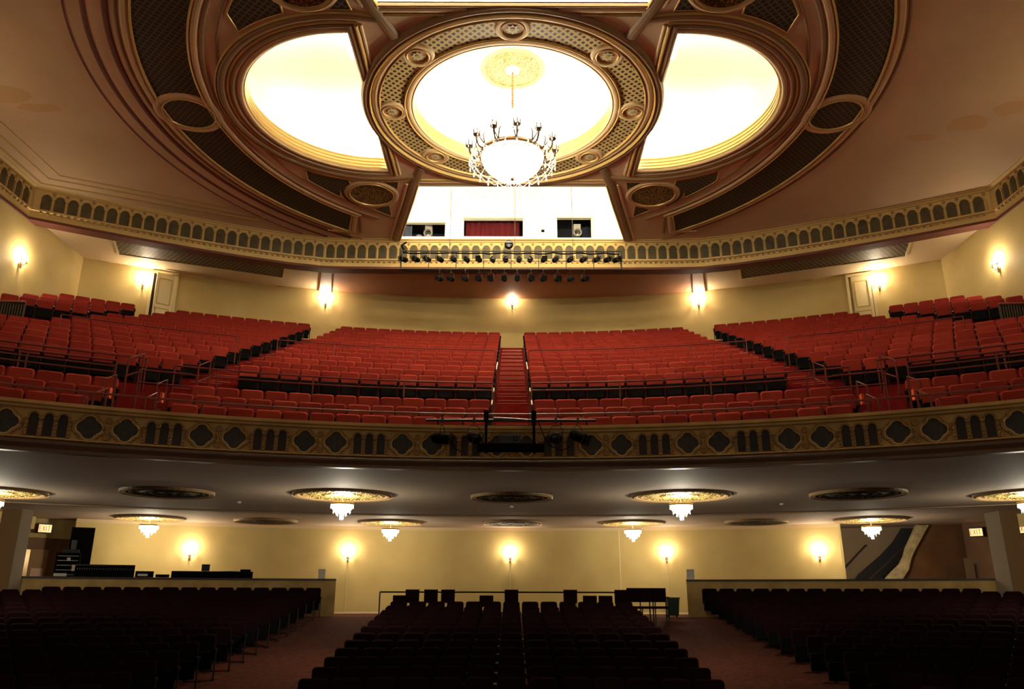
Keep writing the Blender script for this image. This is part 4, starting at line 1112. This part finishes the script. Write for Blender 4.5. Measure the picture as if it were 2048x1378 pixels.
for i in range(6):
    a = 2 * PI * i / 6 + 0.1; light('candle_light', (1.27 * math.cos(a), 1.27 * math.sin(a), 1.27), CHAND_P * .22, WHITEISH, 0.04, G)

# ================================================================== STAGE LIGHTS
def fixture_meshes():
    P = {}
    P['body'] = MB().lathe([(0.0, -0.02), (0.07, -0.02), (0.095, 0.03), (0.10, 0.20), (0.085, 0.30), (0.05, 0.34), (0.0, 0.345)], 'black', 14, cap=False, T=Matrix.Rotation(-PI / 2, 4, 'X')).mesh('body', False)
    P['lens'] = MB().lathe([(0.082, -0.022), (0.05, -0.032), (0.0, -0.036)], 'lens', 14, cap=False, T=Matrix.Rotation(-PI / 2, 4, 'X')).mesh('lens', True)
    fr = MB()
    for s in (-1, 1): fr.box((s * .095, -0.035, 0), (0.012, 0.03, 0.20), 'iron'); fr.box((0, -0.035, s * .095), (0.2, 0.03, 0.012), 'iron')
    P['color_frame'] = fr.mesh('colour_frame')
    P['barn'] = MB().box((0, -0.04, 0), (0.2, 0.02, 0.2), 'black').mesh('gel_holder')
    y = MB(); y.tube([(-0.12, 0.14, 0), (-0.125, 0.14, 0.18), (-0.07, 0.14, 0.26), (0.07, 0.14, 0.26), (0.125, 0.14, 0.18), (0.12, 0.14, 0)], 0.008, 'iron', 5); P['yoke'] = y.mesh('yoke')
    P['clamp'] = MB().box((0, 0.14, 0.30), (0.04, 0.06, 0.09), 'pipe').mesh('clamp')
    return P
FX = fixture_meshes()
def fixture(loc, yaw, pitch, label, group, square=False, hang=0.30, scale=1.0):
    """loc is the clamp on the pipe"""
    e = thing('stage_light', label, 'stage light', loc, 0, group); e.scale = (scale,) * 3
    b = link_mesh('body', FX['body'], e, (0, -0.14, -hang)); b.rotation_euler = (pitch, 0, yaw)
    b.location = Vector((0, 0, -hang)) + Matrix.Rotation(yaw, 3, 'Z') @ Vector((0, -0.14, 0))
    link_mesh('lens', FX['lens'], b)
    if square: link_mesh('gel_holder', FX['barn'], b)
    else: link_mesh('colour_frame', FX['color_frame'], b)
    if hang > 0.38: MB().tube([(0, 0, 0), (0, 0, -hang + .26)], 0.009, 'pipe', 5).obj('hanger', e)
    y = link_mesh('yoke', FX['yoke'], e, b.location - Matrix.Rotation(yaw, 3, 'Z') @ Vector((0, 0, 0))); y.rotation_euler = (0, 0, yaw); link_mesh('clamp', FX['clamp'], e, (0, -0.14, -0.30))
    return e
YT = 27.0
rig = thing('lighting_ladder', 'long dark two pipe lighting frame hanging before the arcaded frieze', 'lighting rig', (-4.15, YT, 11.55))
MB().tube([(0, 0, 0.73), (8.22, 0, 0.73)], 0.028, 'pipe', 6).obj('upper_pipe', rig)
MB().tube([(0, 0, 0), (8.22, 0, 0)], 0.026, 'pipe', 6).obj('lower_pipe', rig)
for i in range(9): MB().tube([(i * 8.22 / 8, 0, 0), (i * 8.22 / 8, 0, 0.73)], 0.016 if 0 < i < 8 else 0.03, 'pipe', 6).obj('upright', rig)
mb = MB(); rnd = random.Random(3)
pts = [(0.05 + i * 0.27, -0.02, 0.68 - 0.05 * abs(math.sin(i * 0.9)) - 0.03 * rnd.random()) for i in range(31)]
mb.tube(pts, 0.028, 'black', 5); mb.tube([(x, .02, z - .73 + .03) for x, y, z in pts[:20]], 0.018, 'black', 5); mb.obj('cable_bundle', rig)
MB().tube([(0.1, 0, 0.75), (-0.06, 0.3, 1.1), (0.02, 0.9, 1.5)], 0.04, 'black', 6).obj('feed_cable', rig)
for x in (-2.35 + 4.15, 0.1 + 4.15, 2.28 + 4.15): MB().tube([(x, 0, .73), (x, 0.05, HC - 11.55 + 1.2)], 0.010, 'pipe', 5).obj('suspension_wire', rig)
up = [807, 831.6, 854, 880, 907, 933, 958, 985, 1011, 1037.6, 1060, 1087, 1110, 1140, 1166, 1192, 1214.5, 1233]
GU = 'stage lights on the upper pipe'; GL = 'stage lights hung below the lower pipe'
zt = YT * math.cos(TILT) + 12 * math.sin(TILT)
for i, px in enumerate(up):
    x = (px - 1024) / FPX * zt; yaw = math.radians(max(-35, min(35, -x * 8.5)))
    fixture((x, YT, 12.28), -yaw * 1.0, math.radians(8), 'black stage light on the upper pipe, %s from the left' % ORD[i + 1], GU, square=i in (6, 11), hang=0.36)
dn = [879.6, 902.5, 930.6, 958, 981.6, 1008.6, 1034, 1061.6, 1085.6, 1114, 1139.5, 1167.6]
for i, px in enumerate(dn):
    x = (px - 1024) / FPX * zt; yaw = math.radians(max(-30, min(30, -x * 10)))
    fixture((x, YT, 11.55), -yaw, math.radians(12), 'black stage light hung below the lower pipe, %s from the left' % ORD[i + 1], GL, square=3 <= i <= 9, hang=0.42)
e = thing('stage_light', 'large round dark spotlight standing above the middle of the upper pipe', 'stage light', (-0.13, YT - .02, 12.3))
MB().lathe([(0, -.02), (0.15, -0.02), (0.16, 0.0), (0.16, 0.12), (0.10, 0.22), (0, 0.24)], 'black', 20, cap=False, T=Matrix.Translation((0, 0, 0.27)) @ Matrix.Rotation(-PI / 2, 4, 'X')).obj('body', e)
MB().lathe([(0.14, -0.03), (0.08, -0.045), (0, -0.05)], 'lens', 20, cap=False, T=Matrix.Translation((0, 0, 0.27)) @ Matrix.Rotation(-PI / 2, 4, 'X')).obj('lens', e, smooth=True)
MB().tube([(-.18, .06, .27), (-.18, .06, .08), (0, .06, .02), (.18, .06, .08), (.18, .06, .27)], 0.012, 'steel', 5).obj('yoke', e)
# balcony front rig
YB = 14.72
rg = thing('balcony_rig', 'black pipe rig clamped to the balcony front with an equipment tray', 'lighting rig', (0, YB, 2.55))
MB().tube([(-1.64, 0, .62), (1.6, 0, .62)], 0.026, 'pipe', 6).obj('cross_pipe', rg)
for x in (-0.49, 0.42):
    MB().box((x, 0, .38), (0.05, 0.05, .78), 'black').obj('upright', rg)
    MB().box((x, 0.0, .72), (0.09, 0.10, .16), 'black').obj('clamp', rg)
    MB().tube([(x, 0, .62), (x, .62, .62)], 0.02, 'pipe', 5).obj('bracket', rg)
MB().box((-0.02, 0, 0.09), (1.26, 0.34, 0.11), 'black').obj('tray', rg)
MB().tube([(-0.35, -.02, .66), (0.1, -.02, .64), (0.3, -.03, .62)], 0.02, 'steel', 6).obj('taped_cable', rg)
MB().tube([(0.5, 0, .6), (.62, .02, .3), (.7, .02, .15), (.95, .05, .05), (1.1, .05, .12)], 0.010, 'black', 5).obj('loose_cable', rg)
MB().tube([(-1.15, 0, .2), (-1.08, .02, .08), (-.95, .03, .02)], 0.010, 'black', 5).obj('loose_cable', rg)
pj = thing('projector', 'flat black projector sitting on the tray at the balcony front', 'projector', (-0.03, YB, 2.70))
MB().box((0, 0, 0.085), (0.40, 0.32, 0.17), 'black_gloss').obj('case', pj)
MB().lathe([(0.045, 0), (0.045, 0.04), (0.035, 0.03), (0, 0.025)], 'lens', 12, T=Matrix.Translation((0.1, -0.16, 0.09)) @ Matrix.Rotation(PI / 2, 4, 'X')).obj('lens', pj)
MB().box((0, -.163, .15), (0.36, .01, .012), 'steel').obj('trim_strip', pj)
for x, yaw, pt, lb in ((-1.32, 1.35, 0.15, 'black moving head lamp hanging at the left end of the balcony rig'), (-0.72, 0.5, 0.3, 'dark spotlight left of the balcony rig tray'), (0.84, -0.3, 0.3, 'dark spotlight right of the balcony rig tray'), (1.26, 0.85, 0.45, 'long black spotlight tilted at the right end of the balcony rig')):
    fixture((x, YB, 3.17), yaw, pt, lb, 'lamps of the balcony rig', hang=0.36, scale=1.05)
# follow spots and curtains in the ports
def spot(x, z, label):
    e = thing('follow_spot', label, 'follow spot', (x, 30.3, z), 0, 'follow spots in the projection ports')
    MB().lathe([(0, 0), (0.19, 0), (0.20, 0.05), (0.16, 0.3), (0.14, 0.6), (0, 0.62)], 'projector', 18, cap=False, T=Matrix.Rotation(-PI / 2 + 0.05, 4, 'X')).obj('barrel', e)
    MB().lathe([(0.15, -0.01), (0.16, -0.03), (0.19, -0.03), (0.2, 0.0)], 'steel', 18, T=Matrix.Rotation(-PI / 2 + 0.05, 4, 'X')).obj('front_ring', e)
    MB().lathe([(0.15, -0.005), (0.08, -0.02), (0, -0.025)], 'lens', 18, cap=False, T=Matrix.Rotation(-PI / 2 + 0.05, 4, 'X')).obj('lens', e)
    MB().box((0, 0.3, 0.26), (0.3, 0.4, 0.36), 'projector').obj('lamp_house', e)
    MB().tube([(0, .3, -.15), (0, .3, -.45)], 0.03, 'steel', 6).tube([(-.2, .3, -.43), (.2, .3, -.43)], .02, 'steel', 5).obj('stand', e)
spot(-3.57, 14.62, 'pale grey follow spot in the left projection port'); spot(2.77, 14.66, 'pale grey follow spot in the right projection port')
def curtain(x0, x1, z0, z1, y, m, lb, n=60):
    mb = MB(); pts = [(x0 + (x1 - x0) * i / n - (x0 + x1) / 2, 0.035 * math.sin(i * 0.75) + 0.012 * math.sin(i * 1.9)) for i in range(n + 1)]
    mb.sweep(pts, [(0, 0), (0, z1 - z0)], m, pclosed=False)
    o = mb.obj('port_curtain', loc=((x0 + x1) / 2, y, z0)); tag(o, lb, 'curtain', 'curtains of the projection ports')
curtain(-1.97, 0.32, 14.2, 15.12, 30.25, 'curtain_red', 'dark red pleated curtain closing the middle projection port')
curtain(-4.74, -4.25, 14.2, 14.95, 30.3, 'curtain_blue', 'blue grey curtain at the left side of the left port', 14)
curtain(3.02, 3.42, 14.2, 15.2, 30.9, 'curtain_blue', 'blue grey curtain at the right side of the right port', 12)
e = thing('office_chair', 'grey rounded chair back beside the left follow spot', 'chair', (-4.0, 30.7, 14.1))
MB().lathe([(0.0, .62), (0.12, .58), (0.19, .44), (0.2, .3), (0.17, .26)], 'projector', 14, cap=False).obj('backrest', e)
MB().tube([(0, 0, 0), (0, 0, .3)], 0.03, 'steel', 6).obj('stem', e)

# ================================================================== STALLS REAR: low walls, desk, loose things
def lowwall(x0, x1, lb):
    R1 = 31.2; a, b = math.asin(x0 / R1), math.asin(x1 / R1); path = ring(R1, a, b, 16)
    e = thing('low_wall', lb, 'low wall', (path[0][0], path[0][1], -0.75)); o = e.location
    P = [(x - o.x, y - o.y) for x, y in path]
    MB().sweep(P, [(0.0, 0), (0, 1.2), (-0.14, 1.2), (-0.14, 0)], 'parapet').obj('wall_body', e)
    MB().sweep([P[0]] + P[1:], [(0.05, 1.2), (0.05, 1.26), (-0.2, 1.26), (-0.2, 1.2)], 'wood').obj('capping', e)
lowwall(-15.6, -6.12, 'long ochre low wall with dark capping behind the left stalls, below the sound desk')
lowwall(6.1, 15.5, 'long ochre low wall with dark capping behind the right stalls')
def onarc(x, R): ph = math.asin(x / R); X, Y, _ = pol(R, ph); return X, Y, -ph
def boxthing(name, lb, cat, x, R, z, d, m, extra=None, group=None):
    X, Y, rz = onarc(x, R); e = thing(name, lb, cat, (X, Y, z), rz, group)
    MB().box((0, 0, d[2] / 2), d, m).obj('case', e)
    if extra: extra(e)
    return e
def console(e):
    MB().box((0, -0.16, 0.38), (1.75, 0.06, 0.04), 'black_gloss').obj('meter_bridge', e)
    m = MB()
    for i in range(24): m.box((-0.8 + i * 0.069, -0.255, 0.26), (0.012, 0.02, 0.05), 'steel')
    m.obj('faders', e)
z_d = 0.52
boxthing('mixing_console', 'long black sound desk rising above the left low wall', 'mixing desk', -13.3, 31.65, z_d - 0.02, (1.75, 0.5, 0.36), 'black', console)
boxthing('flight_case', 'black flight case with white label right of the sound desk', 'case', -12.15, 31.5, z_d, (0.55, 0.3, 0.19), 'black', lambda e: MB().box((-0.05, -0.155, 0.07), (0.30, 0.01, 0.07), 'paper').obj('paper_label', e))
boxthing('small_case', 'low black box lying alone on the left low wall', 'case', -11.6, 31.4, z_d, (0.42, 0.25, 0.09), 'black')
def lightdesk(e):
    MB().box((-0.25, 0, .36), (0.26, 0.05, 0.22), 'black_gloss').obj('monitor', e)
    MB().box((1.05, 0, .28), (0.34, 0.2, 0.07), 'black').obj('keypad', e)
    MB().box((0.55, -.03, .255), (0.5, 0.2, 0.02), 'paper').obj('papers', e)
boxthing('lighting_desk', 'long low black lighting desk with a small monitor, under the left sconce', 'lighting desk', -10.2, 31.6, z_d - 0.03, (2.6, 0.4, 0.24), 'black', lightdesk)
def rack(e):
    m = MB()
    for i in range(5): m.box((0, -0.26, 1.3 + i * .15), (0.62, .01, .02), 'steel')
    m.obj('rack_trim', e)
    MB().box((0.05, 0, 2.06), (0.5, .3, .12), 'iron').obj('tape_deck', e)
    MB().box((0.22, -.27, 1.52), (.14, .01, .2), 'paper').obj('note_sheet', e)
    MB().box((0.02, -.27, 1.8), (.10, .01, .1), 'paper').obj('note_sheet', e)
boxthing('equipment_rack', 'cluttered black equipment rack at the left end of the low wall', 'equipment rack', -14.95, 33.0, -0.7, (0.72, 0.5, 2.0), 'black', rack)
boxthing('loudspeaker', 'narrow dark loudspeaker on top of the equipment rack', 'loudspeaker', -14.86, 33.0, 1.43, (0.16, 0.25, 0.3), 'black_gloss')
boxthing('black_panel', 'tall flat black panel standing behind the sound desk at the left', 'panel', -14.95, 33.6, -0.7, (0.72, 0.12, 2.9), 'black')
boxthing('paper_sign', 'white paper sheet propped on the left low wall capping', 'paper', -6.66, 31.4, z_d, (0.24, 0.02, 0.32), 'paper')
boxthing('paper_sign', 'white paper sheet propped on the right low wall capping', 'paper', 6.3, 31.4, z_d, (0.26, 0.02, 0.34), 'paper')
boxthing('paper_strip', 'white paper strip taped before the equipment rack', 'paper', -14.2, 31.14, z_d - .0, (0.36, 0.01, 0.09), 'paper')
# rail behind the centre block
rl = railing('floor_railing', 'dark floor rail behind the centre block of the stalls', [(-4.3, 26.9, .07), (-3.6, 26.9, .07), (-2, 26.9, .07), (0, 26.9, .07), (2.0, 26.9, .07), (4.5, 26.9, .07)], 0.93, 0.025, bars=(), step=1.6, group=None)
for c in rl.children: c.data.materials[0] = M['iron']
def chair(loc, rz, lb, group='loose chairs behind the centre block', tall=True):
    e = thing('loose_chair', lb, 'chair', loc, rz, group)
    w = .44; h = .93
    MB().box((0, .2, h - .17), (w, .05, .34), 'shaded_stall_fabric').box((0, .2, h), (w, .045, .02), 'shell').obj('backrest', e)
    MB().box((0, 0, .46), (w, .42, .06), 'shaded_stall_fabric').obj('seat', e)
    for a in (-1, 1):
        for b in (-1, 1): MB().tube([(a * w * .46, b * .19, 0), (a * w * .46, b * .19, .75 if b > 0 else .46)], .013, 'iron', 5).obj('leg', e)
    return e
zf = fl_h(26.2)
for x, y, dz, lb in ((-3.56, 26.1, 0, 'loose chair at the left end of the rail'), (-3.2, 26.4, .18, 'tall loose chair, leftmost of three before the rail'), (-2.6, 26.4, .18, 'tall loose chair, middle of three before the rail'), (-2.05, 26.4, .18, 'tall loose chair, rightmost of three before the rail'),
                 (-0.8, 26.1, 0, 'small loose chair left of the middle before the rail'), (0.0, 26.4, .18, 'tall loose chair at the very middle before the rail'), (1.9, 26.4, .18, 'tall loose chair right of the middle before the rail'), (2.5, 26.1, 0, 'lower loose chair, left of a pair right of the middle'), (3.0, 26.1, 0, 'lower loose chair, right of a pair right of the middle'),
                 (3.55, 26.4, .18, 'loose chair starting the huddle at the right end of the rail'), (3.98, 26.7, .24, 'loose chair second in the huddle at the right end'), (4.4, 26.7, .24, 'loose chair third in the huddle at the right end'), (4.82, 26.7, .24, 'loose chair last in the huddle, nearest the table')):
    c = chair((x, y, zf), 0, lb)
    if dz:
        st_ = c
        st_.scale.z = (0.93 + dz) / 0.93
tb = thing('small_table', 'small dark table between the chair huddle and the green bin', 'table', (5.0, 27.7, fl_h(27.7)))
MB().box((0, 0, .72), (.5, .5, .04), 'wood').obj('table_top', tb)
for a in (-1, 1):
    for b in (-1, 1): MB().box((a * .22, b * .22, .35), (.03, .03, .7), 'iron').obj('leg', tb)
bn = thing('wheeled_bin', 'green wheeled bin by the start of the right low wall', 'bin', (5.55, 28.5, fl_h(28.5)))
m = MB(); m.add([(-.17, -.17, .05), (.17, -.17, .05), (.17, .17, .05), (-.17, .17, .05), (-.21, -.21, .6), (.21, -.21, .6), (.21, .21, .6), (-.21, .21, .6)], [(0, 1, 2, 3), (0, 1, 5, 4), (1, 2, 6, 5), (2, 3, 7, 6), (3, 0, 4, 7)], 'green'); m.obj('tub', bn)
MB().box((0, 0, .625), (.46, .46, .05), 'green').obj('lid', bn)
for a in (-1, 1): MB().lathe([(0.05, -.02), (0.05, .02)], 'black', 10, T=Matrix.Translation((a * .16, .15, .05)) @ Matrix.Rotation(PI / 2, 4, 'Y')).obj('wheel', bn)
for sx, w in ((-1, 'left'), (1, 'right')):
    r_ = railing('side_railing', 'dark low rail beside the %s column at the edge of the stalls' % w, [(sx * 14.6, 24.3, 0.02), (sx * 16, 24.0, 0.02), (sx * 17.5, 23.6, 0.02)], 1.1, .02, step=5, group=None)
    for c in r_.children: c.data.materials[0] = M['iron']
